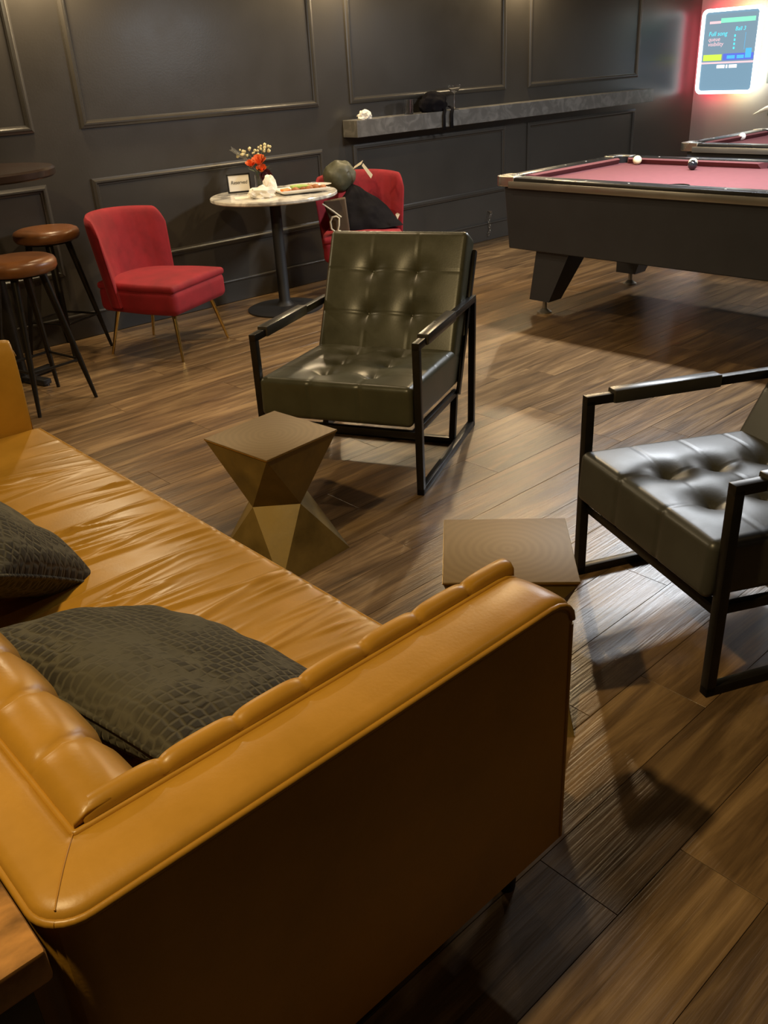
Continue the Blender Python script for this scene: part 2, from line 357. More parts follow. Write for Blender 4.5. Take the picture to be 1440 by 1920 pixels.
# ------------------------------------------------------------------ room shell
WY, WX, HC = 5.36, 9.43, 3.0
X0, Y0 = -2.2, -2.2
floor = struct(MB().box(((X0+WX)/2, (Y0+WY)/2, -0.06), (WX-X0+0.2, WY-Y0+0.2, 0.10)).build('floor', 'subfloor', None, None))
PW = 0.1835; PL = 1.22
plank_meshes = {}
def plank_mesh(L, W):
    key = (round(L, 2), round(W, 3))
    if key not in plank_meshes:
        mb = MB(); h = 0.010; e = 0.0006
        a, b = L/2-0.0006, W/2-0.0006
        vs = [(-a, -b, -h), (a, -b, -h), (a, b, -h), (-a, b, -h), (-a, -b, -e), (a, -b, -e), (a, b, -e), (-a, b, -e), (-a+e, -b+e, 0), (a-e, -b+e, 0), (a-e, b-e, 0), (-a+e, b-e, 0)]
        fs = [(0, 1, 5, 4), (1, 2, 6, 5), (2, 3, 7, 6), (3, 0, 4, 7), (4, 5, 9, 8), (5, 6, 10, 9), (6, 7, 11, 10), (7, 4, 8, 11), (8, 9, 10, 11), (3, 2, 1, 0)]
        me = bpy.data.meshes.new('plank'); me.from_pydata(vs, [], fs); me.update(); me.materials.append(M['plank']); plank_meshes[key] = me
    return plank_meshes[key]
row = 0; y = 0.575-PW*3
while y < WY-0.01:
    w = min(PW, WY-y); off = (row*0.43+0.07*((row*7) % 5)) % PL; x = -0.05-off
    if row == 10: pass
    while x < WX-0.02:
        a, b = max(x, -0.3), min(x+PL, WX)
        if b-a > 0.05:
            o = bpy.data.objects.new('plank', plank_mesh(round(b-a, 2), w)); col.objects.link(o); o.parent = floor
            o.location = ((a+b)/2, y+w/2, 0)
        x += PL
    row += 1; y += PW

wall = struct(MB().box(((X0+WX)/2, WY+0.06, HC/2), (WX-X0+0.24, 0.12, HC)).build('wall_back', 'wall', None, None))
struct(MB().box((WX+0.06, (Y0+WY)/2-0.001, HC/2), (0.12, WY-Y0-0.002, HC)).build('wall_right', 'wall_grey', None, None))
struct(MB().box((X0-0.06, (Y0+WY)/2-0.001, HC/2), (0.12, WY-Y0-0.002, HC)).build('wall_left', 'wall', None, None))
struct(MB().box(((X0+WX)/2, Y0-0.06, HC/2), (WX-X0+0.24, 0.12, HC)).build('wall_front', 'wall', None, None))
struct(MB().box(((X0+WX)/2, (Y0+WY)/2, HC+0.05), (WX-X0+0.24, WY-Y0+0.24, 0.10)).build('ceiling', 'ceil', None, None))
def moulding(x0, x1, z0, z1, w=0.042, d=0.020):
    """mitred picture-frame moulding with a stepped profile"""
    prof = [(0, 0.0), (0, d*0.55), (w*0.22, d*0.7), (w*0.40, d), (w*0.62, d), (w*0.80, d*0.45), (w, d*0.30), (w, 0.0)]
    vs = []; fs = []; n = len(prof)
    for (cx, cz, sx, sz) in ((x0, z0, 1, 1), (x1, z0, -1, 1), (x1, z1, -1, -1), (x0, z1, 1, -1)):
        for (t, p) in prof: vs.append((cx+sx*t, WY-p-0.0005, cz+sz*t))
    for k in range(4):
        a, b = k*n, ((k+1) % 4)*n
        for i in range(n-1): fs.append((a+i, a+i+1, b+i+1, b+i))
    return MB().add(vs, fs)
for (a, b) in ((-1.62, 0.13), (0.42, 2.215), (2.50, 4.305), (4.60, 6.345), (6.645, 8.335), (8.63, 9.32)):
    if b < 9: moulding(a, b, 1.205, 2.62).build('panel_moulding', 'wall', wall, 25); moulding(a, b, 0.395, 0.925).build('panel_moulding', 'wall', wall, 25)
bb = MB(); bb.box(((X0+WX)/2, WY-0.009, 0.073), (WX-X0, 0.018, 0.142), 0.003); bb.box(((X0+WX)/2, WY-0.013, 0.148), (WX-X0, 0.026, 0.014), 0.004)
struct(bb.build('baseboard_back', 'wall', None, None))
struct(MB().box((WX-0.009, (WY+Y0)/2-0.02, 0.073), (0.018, WY-Y0-0.06, 0.142), 0.003).build('baseboard_right', 'wall', None, None))

# ------------------------------------------------------------------ sofa
def make_sofa():
    t = thing('sofa', 'cognac tan leather sofa with channel tufted back and boxy arms', 'sofa', (0.57, 1.9, 0))
    ox, oy = 0.57, 1.9
    def W(p): return (p[0]-ox, p[1]-oy, p[2])
    XB, XF, YN, YF = 0.122, 1.005, 0.695, 3.10
    ZB, ZT = 0.135, 0.690
    SA, SB = 0.108, 0.080     # shell thickness of arm / back
    RF = 0.060
    def ztop(q, x): 
        d = x-(XF-RF); drop = RF-math.sqrt(max(0, RF*RF-d*d)) if d > 0 else 0.0
        return ZT-0.007*(1-math.sin(PI*min(1, max(0, q)))**0.6)-drop*0.75
    QS = [0.0, 0.0, 0.0, 0.02, 0.08, 0.2, 0.35, 0.5, 0.65, 0.8, 0.92, 0.98, 1.0, 1.0, 1.0]
    ZS = [None, 0.5, 0.012, 0.004, 0, 0, 0, 0, 0, 0, 0, 0.004, 0.012, 0.5, None]
    def section(px):       # px(q)->(x,y) plan point; returns the ring of one cross-section
        out = []
        for q, zs in zip(QS, ZS):
            x, y = px(q); zt = ztop(q, x)
            out.append(W((x, y, ZB if zs is None else (ZB+(zt-ZB)*zs if zs == 0.5 else zt-zs))))
        return out
    def corner(q, f, far):   # f 0..1 around the rounded back corner, from arm to back
        R = 0.045*(1-q)+0.004; a = f*PI/2; x = XB+q*SB+R-R*math.sin(a); y = q*SA+R-R*math.cos(a)
        return (x, (YF-y) if far else (YN+y))
    def arm_path(far):
        P = []
        for k in range(15):
            u = k/14; u = 1-(1-u)**1.0
            P.append(lambda q, u=u: (XF-RF*1.0*0-(XF-(XB+0.10))*u, (YF-q*SA) if far else (YN+q*SA)))
        pts = [XF, XF-0.004, XF-0.012, XF-0.024, XF-0.040, XF-0.060]+[XF-0.06-(XF-0.06-XB-0.13)*k/8 for k in range(1, 9)]
        P = [(lambda q, x=x: (x, (YF-q*SA) if far else (YN+q*SA))) for x in pts]
        P += [(lambda q, f=f: corner(q, f, far)) for f in (0.0, 0.12, 0.25, 0.38, 0.5)]
        return P
    def back_path():
        P = [(lambda q, f=f: corner(q, f, False)) for f in (0.5, 0.62, 0.75, 0.88, 1.0)]
        P += [(lambda q, y=y: (XB+q*SB, y)) for y in [YN+0.2+(YF-YN-0.4)*k/10 for k in range(11)]]
        P += [(lambda q, f=f: corner(q, f, True)) for f in (1.0, 0.88, 0.75, 0.62, 0.5)]
        return P
    def sweep(name, path):
        R = [section(p) for p in path]; m = len(R[0]); vs = [v for r_ in R for v in r_]; fs = []
        for i in range(len(R)-1):
            for k in range(m): fs.append((i*m+k, i*m+(k+1) % m, (i+1)*m+(k+1) % m, (i+1)*m+k))
        fs.append(tuple(range(m))); fs.append(tuple((len(R)-1)*m+k for k in reversed(range(m))))
        return MB().add(vs, fs).build(name, 'leather', t, 50)
    near = sweep('arm', arm_path(False)); far = sweep('arm', arm_path(True)); back = sweep('back', back_path())
    def pipe(path, q, part, r=0.0055, dz=0.010):
        MB().tube([W((*p(q), ztop(q, p(q)[0])-dz)) for p in path], r, 8).build('piping', 'leather', part, 80)
    for (part, path) in ((near, arm_path(False)), (far, arm_path(True)), (back, back_path())):
        pipe(path, 0.005, part); pipe(path, 1.0, part, 0.005, 0.002)
    for (part, y) in ((near, YN+0.002), (far, YF-0.002)):
        MB().tube([W((XF-0.002, y, ZB+0.005+(ZT-0.075-ZB)*i/8)) for i in range(9)], 0.005, 8).build('piping', 'leather', part, 80)
    MB().tube([W((*corner(q, 0.5, False), ztop(q, 0.3)+0.0003)) for q in (0.06, 0.2, 0.35, 0.5, 0.65, 0.8, 0.95)], 0.0011, 6).build('seam', 'leather_dark', near, 80)
    # channel tufted pads: profile (out, z) swept along the length with puffed channels
    def pad(name, length, cw, thick, place, part):
        prof = [(0.30, 0.30), (0.60, 0.34), (0.86, 0.42), (0.98, 0.52), (1.0, 0.60), (0.93, 0.655), (0.74, 0.690), (0.48, 0.704), (0.20, 0.703), (0.03, 0.694), (0.0, 0.66)]
        nch = max(1, round(length/cw)); per = 18; n = nch*per; cl = length/nch
        vs = []; fs = []; m = len(prof)
        for i in range(n+1):
            ph = (i % per)/per; dd = min(ph, 1-ph)*cl; puff = 1-math.exp(-dd/0.011)
            s = length*i/n
            for (q, z) in prof:
                k = (0.90+0.10*puff) if thick > 0.08 else (0.93+0.07*puff)
                bow = 0.030*(q-0.5)*(1 if thick > 0.08 else 0.2)
                zz = z-(1-puff)*(0.007 if thick > 0.08 else 0.0060)*min(1, max(0, (z-0.58)/0.10))
                vs.append(W(place(min(length, max(0, s+bow)), q*thick*k, zz)))
        for i in range(n):
            for j in range(m-1): fs.append((i*m+j, i*m+j+1, (i+1)*m+j+1, (i+1)*m+j))
        fs.append(tuple(range(m))); fs.append(tuple(n*m+j for j in reversed(range(m))))
        o = MB().add(vs, fs).build(name, 'leather', part, 70); return o
    pad('channel_pad', YF-YN-2*SA-0.008, 0.135, 0.120, lambda s, q, z: (XB+SB+q, YN+SA+0.004+s, z), back)
    pad('channel_pad', XF-XB-SB-0.03, 0.118, 0.050, lambda s, q, z: (XB+SB+0.015+s, YN+SA+q, z), near)
    pad('channel_pad', XF-XB-SB-0.03, 0.118, 0.050, lambda s, q, z: (XB+SB+0.015+s, YF-SA-q, z), far)
    # platform
    rbox_obj('seat_platform', W(((XB+XF)/2, (YN+YF)/2, 0.195)), ((XF-XB)/2-0.006, (YF-YN)/2-0.02, 0.06), 0.012, (4, 6, 2), 'leather_dark', t)
    # bench cushion with wrinkles running front to back
    hx, hy, hz = 0.365, (YF-YN)/2-SA-0.03, 0.070
    wr = []
    for i in range(60):
        wr.append((rng.uniform(-hy*0.80, hy*0.75), rng.uniform(-0.20, 0.10), rng.uniform(0.10, 0.30), rng.uniform(0.005, 0.011), rng.uniform(0.004, 0.009), rng.uniform(-0.28, 0.22)))
    for i in range(40):
        wr.append((rng.uniform(-hy*0.85, hy*0.85), rng.uniform(0.27, 0.33), rng.uniform(0.05, 0.10), rng.uniform(0.005, 0.009), rng.uniform(0.0025, 0.0055), rng.uniform(-0.15, 0.05)))
    def disp(P, Nn):
        x, y = P[:, 0], P[:, 1]; dz = 0.016*np.maximum(0, (1-(x/hx)**2))*np.maximum(0, (1-(np.abs(y)/hy)**4))
        for (cy, cx, lx, w, amp, sl) in wr:
            d = y-cy-sl*(x-cx); dz = dz+amp*np.exp(-(d/w)**2)*np.exp(-((x-cx)/lx)**2)
        o = np.zeros_like(P); up = np.maximum(0, Nn[:, 2])**0.5; o[:, 2] = dz*np.where(Nn[:, 2] > 0.05, up, 0)
        fr = np.maximum(0, Nn[:, 0]); o[:, 0] = fr*0.35*dz
        return o
    cu = rbox_obj('seat_cushion', W((1.018-hx, (YN+YF)/2, 0.318)), (hx, hy, hz), 0.022, (70, 430, 4), 'leather', t, disp)
    MB().tube([W((1.018-0.008, YN+SA+0.05+(YF-YN-2*SA-0.1)*i/20, 0.383)) for i in range(21)], 0.0035, 6).build('piping', 'leather', cu, 80)
    for (x, y) in ((XB+0.07, YN+0.07), (XF-0.07, YN+0.07), (XB+0.07, YF-0.07), (XF-0.07, YF-0.07)):
        MB().lathe([(0.016, 0), (0.024, 0.142)], W((x, y, 0)), 14).build('leg', 'blackmat', t)
    return t
make_sofa()

# ------------------------------------------------------------------ throw pillows
def pillow(name, size, thick, loc, rot, label, spin=0.0):
    n = 44; hx, hy = size[0]/2, size[1]/2; vs = []; fs = []
    def pt(i, j, side):
        u, v = -1+2*i/n, -1+2*j/n
        pinch = 1-0.10*(1-abs(u)**3)*abs(v)**6*0-0.0
        # sides bow inwards between pointed corners
        x = u*hx*(1-0.085*(1-v*v)*abs(u)**4); y = v*hy*(1-0.085*(1-u*u)*abs(v)**4)
        e = max(0, (1-abs(u)**2.6))*max(0, (1-abs(v)**2.6)); z = thick/2*(e**0.55)
        wob = 0.018*noise.noise(Vector((x*5+loc[0]*9, y*5, side*3)))*e**0.5+0.006*noise.noise(Vector((x*16, y*16+3, side)))*min(1, e*3)
        cs, sn = math.cos(spin), math.sin(spin)
        return (x*cs-y*sn, x*sn+y*cs, side*(z+0.003)+wob)
    for side in (1, -1):
        b = len(vs)
        for i in range(n+1):
            for j in range(n+1): vs.append(pt(i, j, side))
        for i in range(n):
            for j in range(n):
                q = (b+i*(n+1)+j, b+(i+1)*(n+1)+j, b+(i+1)*(n+1)+j+1, b+i*(n+1)+j+1); fs.append(q if side > 0 else q[::-1])
    S = (n+1)*(n+1)
    rim = [(i, 0) for i in range(n)]+[(n, j) for j in range(n)]+[(i, n) for i in range(n, 0, -1)]+[(0, j) for j in range(n, 0, -1)]
    for k in range(len(rim)):
        a, b = rim[k], rim[(k+1) % len(rim)]; A = a[0]*(n+1)+a[1]; B = b[0]*(n+1)+b[1]; fs.append((A, S+A, S+B, B))
    t = thing(name, label, 'cushion', loc); t.rotation_euler = rot
    MB().add(vs, fs).build('cover', 'pillow', t, 80)
    MB().tube([(vs[a*(n+1)+b][0], vs[a*(n+1)+b][1], 0) for (a, b) in rim[::2]], 0.005, 6, closed=True).build('edge_seam', 'pillow', t, 80)
    return t
pillow('throw_pillow', (0.48, 0.56), 0.15, (0.528, 1.225, 0.500), (0.06, math.radians(24), math.radians(16)), 'dark olive velvet throw pillow with crocodile pattern in near corner of tan sofa')
pillow('throw_pillow', (0.42, 0.42), 0.18, (0.465, 1.915, 0.545), (-0.12, math.radians(40), math.radians(-10)), 'dark olive throw pillow further along tan sofa, only its pinched corner end showing', math.radians(38))

# ------------------------------------------------------------------ console table behind the sofa
def make_console():
    t = thing('console_table', 'rustic wood topped table behind tan sofa in bottom corner', 'table', (-0.098, 1.06, 0))
    top = MB().box((0, 0, 0.666), (0.425, 0.77, 0.045), 0.006).build('table_top', 'wood_slab', t)
    MB().box((-0.0, 0, 0.6005), (0.385, 0.73, 0.085), 0.003).build('apron', 'blackmat', t)
    for sx in (-1, 1):
        for sy in (-1, 1): MB().box((sx*0.17, sy*0.34, 0.28), (0.045, 0.045, 0.56), 0.003).build('leg', 'blackmat', t)
make_console()

# ------------------------------------------------------------------ faceted brass side tables
def make_brass(loc, rotz, label, s=0.296, b=0.312, h=0.43, waist=0.108):
    t = thing('faceted_side_table', label, 'side table', loc, rotz, 'faceted brass side tables')
    T = [(sx*s/2, sy*s/2, h-0.004) for sx, sy in ((-1, -1), (1, -1), (1, 1), (-1, 1))]
    B = [(sx*b/2, sy*b/2, 0) for sx, sy in ((-1, -1), (1, -1), (1, 1), (-1, 1))]
    w = waist; Wv = [(0, -w, h*0.5), (w, 0, h*0.5), (0, w, h*0.5), (-w, 0, h*0.5)]
    mb = MB(); vs = T+Wv+B; fs = []
    for k in range(4):
        k1 = (k+1) % 4
        fs.append((k, k1, 4+k)); fs.append((k1, 4+k, 4+k1)); fs.append((8+k, 8+k1, 4+k)); fs.append((8+k1, 4+k, 4+k1))
    fs.append((8, 9, 10, 11)); fs.append((0, 1, 2, 3)); mb.add(vs, fs)
    body = mb.build('faceted_body', 'brass', t, 10)
    MB().box((0, 0, h-0.002), (s+0.002, s+0.002, 0.005), 0.0015).build('top_plate', 'brass_top', t)
    e = MB()
    for k in range(4): e.tube([T[k], T[(k+1) % 4]], 0.0022, 6)
    e.build('worn_edge', 'gold', t)
    return t
TA = math.atan2(1.991-1.964, 1.574-1.291)
make_brass((1.445, 2.168, 0), TA, 'faceted antique brass side table in front of green tufted armchair')
make_brass((1.380, 1.145, 0), math.atan2(1.118-1.336, 1.557-1.353), 'faceted antique brass side table behind the near arm of tan sofa')

# ------------------------------------------------------------------ tufted lounge chairs
def tuft(hx, hy, bx, by, depth, bulge, facing=1):
    def disp(P, Nn):
        x, y = P[:, 0], P[:, 1]
        dz = bulge*np.maximum(0, 1-(x/hx)**4)*np.maximum(0, 1-(y/hy)**4)
        for a in bx:
            for b in by:
                d2 = (x-a)**2+(y-b)**2; dz = dz-depth*np.exp(-np.sqrt(d2+1e-6)/0.030)*1.0
                dz = dz-depth*0.40*np.exp(-d2/0.065**2)
        for a in bx: dz = dz-0.0024*np.exp(-((x-a)/0.004)**2)
        for b in by: dz = dz-0.0024*np.exp(-((y-b)/0.004)**2)
        up = np.clip(Nn[:, 2], 0, 1)
        o = np.zeros_like(P); o[:, 2] = dz*up
        # seams run down the front edge too
        fr = np.clip(-Nn[:, 1], 0, 1)
        gy = sum(0.004*np.exp(-((x-a)/0.008)**2) for a in bx); o[:, 1] += fr*gy
        return o
    return disp
def make_lounge(loc, rotz, leather, label):
    t = thing('lounge_chair', label, 'armchair', (loc[0], loc[1], 0), rotz, 'tufted leather lounge chairs')
    w, b, D, A = 0.332, 0.027, 0.74, 0.572
    for s in (-1, 1):
        x = s*(w-b/2)
        f = MB()
        f.bar((x, b/2, 0), (x, b/2, A), b, b); f.bar((x, 0, b/2), (x, D, b/2), b, b)
        f.bar((x, 0, A), (x, D+0.03, A-0.014), b, b); f.bar((x, D-b/2, 0.0), (x, D+0.02, A-0.014), b, b)
        side = f.build('side_frame', 'blackmetal', t)
        MB().bar((x, 0.085, A+0.003), (x, 0.445, A-0.004), 0.044, 0.040, 0.006).build('arm_pad', 'armpad', side)
    for s in (-1, 1): MB().bar((s*(w-b-0.012), b, 0.235), (s*(w-b-0.012), 0.575, 0.210), 0.022, 0.026).build('seat_rail', 'blackmetal', t)
    MB().bar((-w+b, 0.03, 0.232), (w-b, 0.03, 0.232), 0.024, 0.028).build('front_rail', 'blackmetal', t)
    rf = MB(); rf.bar((-w+b+0.014, 0.515, 0.014), (w-b-0.014, 0.515, 0.014), 0.026, 0.028)
    for s in (-1, 1): rf.bar((s*(w-b-0.013), 0.515, 0.0), (s*(w-b-0.013), 0.565, 0.22), 0.026, 0.026)
    rf.build('rear_leg_frame', 'blackmetal', t)
    bx, by = (-0.098, 0.098), (-0.17, -0.01, 0.15)
    hs = (0.304, 0.325, 0.076); sc = (0, 0.305, 0.334); rot = Matrix.Rotation(math.radians(-3), 3, 'X').to_quaternion()
    seat = rbox_obj('seat', sc, hs, 0.022, (84, 84, 5), leather, t, tuft(hs[0], hs[1], bx, by, 0.030, 0.008), rot)
    for a in bx:
        for c in by:
            p = rot @ Vector((a, c, hs[2]-0.034))+Vector(sc); MB().lathe([(0.0001, 0.006), (0.006, 0.0052), (0.010, 0.002), (0.0105, -0.002)], p, 10).build('button', leather, seat, 60)
    # back: local +z faces the sitter
    hb = (0.304, 0.262, 0.058); tilt = math.radians(28)
    up = Vector((0, math.sin(tilt), math.cos(tilt))); nrm = Vector((0, -math.cos(tilt), math.sin(tilt)))
    bc = Vector((0, 0.515, 0.352))+up*hb[1]*0.96-nrm*(-0.0)+Vector((0, 0.055, 0))
    R = Matrix(((1, 0, 0), (0, up.y, nrm.y), (0, up.z, nrm.z))).to_quaternion()
    bby = (-0.085, 0.095)
    back = rbox_obj('backrest', bc, hb, 0.020, (84, 80, 4), leather, t, tuft(hb[0], hb[1], bx, bby, 0.026, 0.006), R)
    for a in bx:
        for c in bby:
            p = R @ Vector((a, c, hb[2]-0.031))+bc; MB().lathe([(0.0001, 0.006), (0.006, 0.0052), (0.010, 0.002), (0.0105, -0.002)], p, 10, R.to_matrix()).build('button', leather, back, 60)
    for s in (-1, 1):
        a = Vector((s*0.312, 0.548, 0.21)); MB().bar(a, a+up*0.60, 0.014, 0.030).build('back_frame', 'blackmetal', t)
    return t
def place(rf, ang):          # right-front foot and direction of the chair's width axis
    ex = Vector((math.cos(ang), math.sin(ang), 0)); return Vector((rf[0], rf[1], 0))-ex*0.332
a1 = math.radians(-63.0)
make_lounge(place((2.06, 2.116), a1), a1, 'green', 'dark green tufted leather armchair with black metal frame facing the sofa')
a2 = math.radians(-114.4)
make_lounge((1.8495, 1.079, 0), a2, 'grey_leather', 'slate grey tufted leather armchair at right edge with shiny seat')

# ------------------------------------------------------------------ red slipper chairs
def make_red(loc, rotz, label):
    t = thing('slipper_chair', label, 'chair', (loc[0], loc[1], 0), rotz, 'red velvet slipper chairs')
    # local: front is -y
    def seat_disp(P, Nn):
        o = np.zeros_like(P); x, y = P[:, 0], P[:, 1]
        # plan narrows a little towards the back
        o[:, 0] = x*(-0.17*np.clip((y+0.05)/0.3, 0, 1)); up = np.clip(Nn[:, 2], 0, 1)
        o[:, 2] = up*0.022*np.maximum(0, 1-(x/0.28)**2)*np.maximum(0, 1-(y/0.29)**4)
        return o
    rbox_obj('seat_base', (0, 0, 0.332), (0.272, 0.278, 0.072), 0.040, (16, 16, 4), 'red', t, lambda P, N: np.column_stack([P[:, 0]*(-0.17*np.clip((P[:, 1]+0.05)/0.3, 0, 1)), 0*P[:, 0], 0*P[:, 0]]))
    rbox_obj('seat_cushion', (0, 0.0, 0.408), (0.271, 0.277, 0.020), 0.018, (24, 24, 2), 'red', t, seat_disp)
    # curved back shell, swept around
    n = 40; m = 26; vs = []; fs = []
    def pt(u, v, side):
        # u in -1..1 around, v 0..1 up
        a = u*math.radians(63); R = 0.308+0.036*v
        px = R*math.sin(a)*1.02; py = R*math.cos(a)*0.92-0.045+0.11*v*(math.cos(a)-0.25)
        th = 0.036*(1-0.35*v)*max(0.12, (1-abs(u)**10))
        h0 = 0.30; h1 = 0.79-0.025*abs(u)**2.2-0.085*max(0, (abs(u)-0.84)/0.16)**2
        vv = v; z = h0+(h1-h0)*vv
        k = (R+side*th*math.sqrt(max(0, 1-(2*max(0, v-0.5))**8*0.98)))/R
        ch = 0
        if side < 0: ch = 0.0012*abs(math.sin(u*PI*5.5))*max(0, min(1, v*3))
        cy = -0.045+0.11*v*(math.cos(a)-0.25)
        return (px*(k-ch/R), (py-cy)*(k-ch/R)+cy, z)
    N1 = m+1
    for side in (1, -1):
        b = len(vs)
        for i in range(n*2+1):
            for j in range(N1): vs.append(pt(-1+i/n, j/m, side))
        for i in range(n*2):
            for j in range(m):
                q = (b+i*N1+j, b+(i+1)*N1+j, b+(i+1)*N1+j+1, b+i*N1+j+1); fs.append(q)
    S = (2*n+1)*N1
    rim = [(i, 0) for i in range(2*n)]+[(2*n, j) for j in range(m)]+[(i, m) for i in range(2*n, 0, -1)]+[(0, j) for j in range(m, 0, -1)]
    for k in range(len(rim)):
        a, c = rim[k], rim[(k+1) % len(rim)]; A = a[0]*N1+a[1]; C = c[0]*N1+c[1]; fs.append((A, S+A, S+C, C))
    MB().add(vs, fs).build('backrest', 'red', t, 70)
    for (x, y, dx, dy) in ((-0.19, -0.20, -0.055, -0.055), (0.19, -0.20, 0.055, -0.055), (-0.16, 0.20, -0.045, 0.07), (0.16, 0.20, 0.045, 0.07)):
        MB().tube([(x+dx, y+dy, 0), (x, y, 0.272)], [0.0075, 0.0135], 14).build('leg', 'gold', t)
    return t
make_red((2.50, 4.71), math.radians(25), 'red velvet slipper chair with gold legs beside the bar stools')
make_red((4.16, 4.80), math.radians(-40), 'red velvet slipper chair piled with coat and bags behind marble table')

# ------------------------------------------------------------------ bar stools and high table
def make_stool(loc, rotz, label, zt=0.725):
    t = thing('bar_stool', label, 'stool', (loc[0], loc[1], 0), rotz, 'brown leather bar stools')
    r = 0.182; z0 = zt-0.072
    prof = [(0.0, z0), (r-0.03, z0), (r-0.010, z0+0.006), (r, z0+0.022), (r, z0+0.045), (r-0.008, z0+0.060), (r-0.030, z0+0.070), (r-0.07, z0+0.072), (0.0, z0+0.070)]
    st = MB().lathe(prof, (0, 0, 0), 40).build('seat', 'stool', t, 60)
    MB().lathe([(0.10, z0-0.012), (0.135, z0-0.010), (0.135, z0), (0.0, z0)], (0, 0, 0), 24).build('seat_plate', 'blackmetal', t)
    ft = []
    for k in range(4):
        a = PI/4+k*PI/2; p0 = Vector((0.105*math.cos(a), 0.105*math.sin(a), z0-0.006)); p1 = Vector((0.235*math.cos(a), 0.235*math.sin(a), 0)); ft.append(p0.lerp(p1, 0.68))
        MB().tube([p1, p1.lerp(p0, 0.3), p0], [0.009, 0.014, 0.019], 12).build('leg', 'blackmetal', t)
    MB().tube(ft, 0.007, 8, closed=True).build('foot_ring', 'blackmetal', t)
make_stool((1.575, 4.345), math.radians(10), 'round brown leather bar stool nearer the tan sofa, cut by left edge')
make_stool((2.06, 5.12), math.radians(25), 'round brown leather bar stool tucked behind red slipper chair')
def make_hightable():
    t = thing('high_table', 'dark round bar height table above the brown stools', 'table', (1.62, 4.80, 0))
    r = 0.40; z = 1.085
    MB().lathe([(0, z-0.045), (r-0.012, z-0.045), (r, z-0.036), (r, z-0.010), (r-0.010, z), (0, z)], (0, 0, 0), 56).build('table_top', 'tabletop_dark', t, 40)
    MB().lathe([(0.0, 0.03), (0.04, 0.03), (0.038, 0.10), (0.036, 1.0), (0.09, 1.03), (0.09, 1.042), (0, 1.042)], (0, 0, 0), 24).build('pedestal', 'blackmetal', t)
    b = MB()
    for a in (0.3, 0.3+PI/2): b.bar((-0.21*math.cos(a), -0.21*math.sin(a), 0.022), (0.21*math.cos(a), 0.21*math.sin(a), 0.022), 0.055, 0.03, 0.006)
    for k in range(4): b.lathe([(0.02, 0), (0.02, 0.01)], (0.19*math.cos(0.3+k*PI/2), 0.19*math.sin(0.3+k*PI/2), 0), 12)
    b.build('cross_base', 'black', t)
make_hightable()

# ------------------------------------------------------------------ marble bistro table and what is on it
TC = (3.50, 4.885); TZ = 0.745; TR = 0.41
def make_bistro():
    t = thing('bistro_table', 'round white marble bistro table on black pedestal', 'table', (*TC, 0))
    MB().lathe([(0, TZ-0.024), (TR-0.006, TZ-0.024), (TR, TZ-0.018), (TR, TZ-0.005), (TR-0.005, TZ), (0, TZ)], (0, 0, 0), 64).build('table_top', 'marble', t, 40)
    MB().lathe([(0.0, 0.02), (0.07, 0.02), (0.05, 0.04), (0.038, 0.06), (0.036, 0.69), (0.12, 0.71), (0.12, TZ-0.0245), (0, TZ-0.0245)], (0, 0, 0), 28).build('pedestal', 'blackmat', t)
    MB().lathe([(0.0, 0.0), (0.255, 0.0), (0.255, 0.010), (0.235, 0.018), (0.07, 0.028), (0, 0.028)], (0, 0, 0), 48).build('base_plate', 'blackmat', t)
make_bistro()
VD = Vector((math.sin(YAW), math.cos(YAW), 0)); VR = Vector((math.cos(YAW), -math.sin(YAW), 0))   # away from the viewer / to the right, in plan
def tpos(r, d, z=TZ): return Vector((TC[0], TC[1], z))+VR*r+VD*d
# reserved sign
def make_sign():
    p = tpos(-0.235, 0.15); t = thing('table_sign', 'framed card sign reading Reserved on marble table', 'sign', p, -YAW+math.radians(14))
    w, h = 0.155, 0.118; tl = Matrix.Rotation(math.radians(-8), 3, 'X')
    fr = MB()
    for (c, d) in (((0, 0, 0.005), (w, 0.012, 0.010)), ((0, 0, h-0.005), (w, 0.012, 0.010)), ((-w/2+0.005, 0, h/2), (0.010, 0.012, h)), ((w/2-0.005, 0, h/2), (0.010, 0.012, h))):
        fr.box(tl @ Vector(c), d, 0.001, tl)
    fr.box(tl @ Vector((0, 0.005, h/2)), (w-0.004, 0.003, h-0.004), 0, tl)
    fr.build('frame', 'black', t)
    card = MB().box(tl @ Vector((0, -0.001, h/2)), (w-0.018, 0.002, h-0.018), 0, tl).build('card', 'paper', t)
    mt = Matrix.Translation(tl @ Vector((0, -0.0030, h/2+0.004))) @ tl.to_4x4() @ Matrix.Rotation(PI/2, 4, 'X')
    text_mesh('lettering', 'Reserved', 0.0315, 'ink', card, mt, 0.18, 0.0003, 0.92)
    MB().box((0, 0.026, 0.003), (0.05, 0.05, 0.006), 0.002).build('stand', 'black', t)
make_sign()
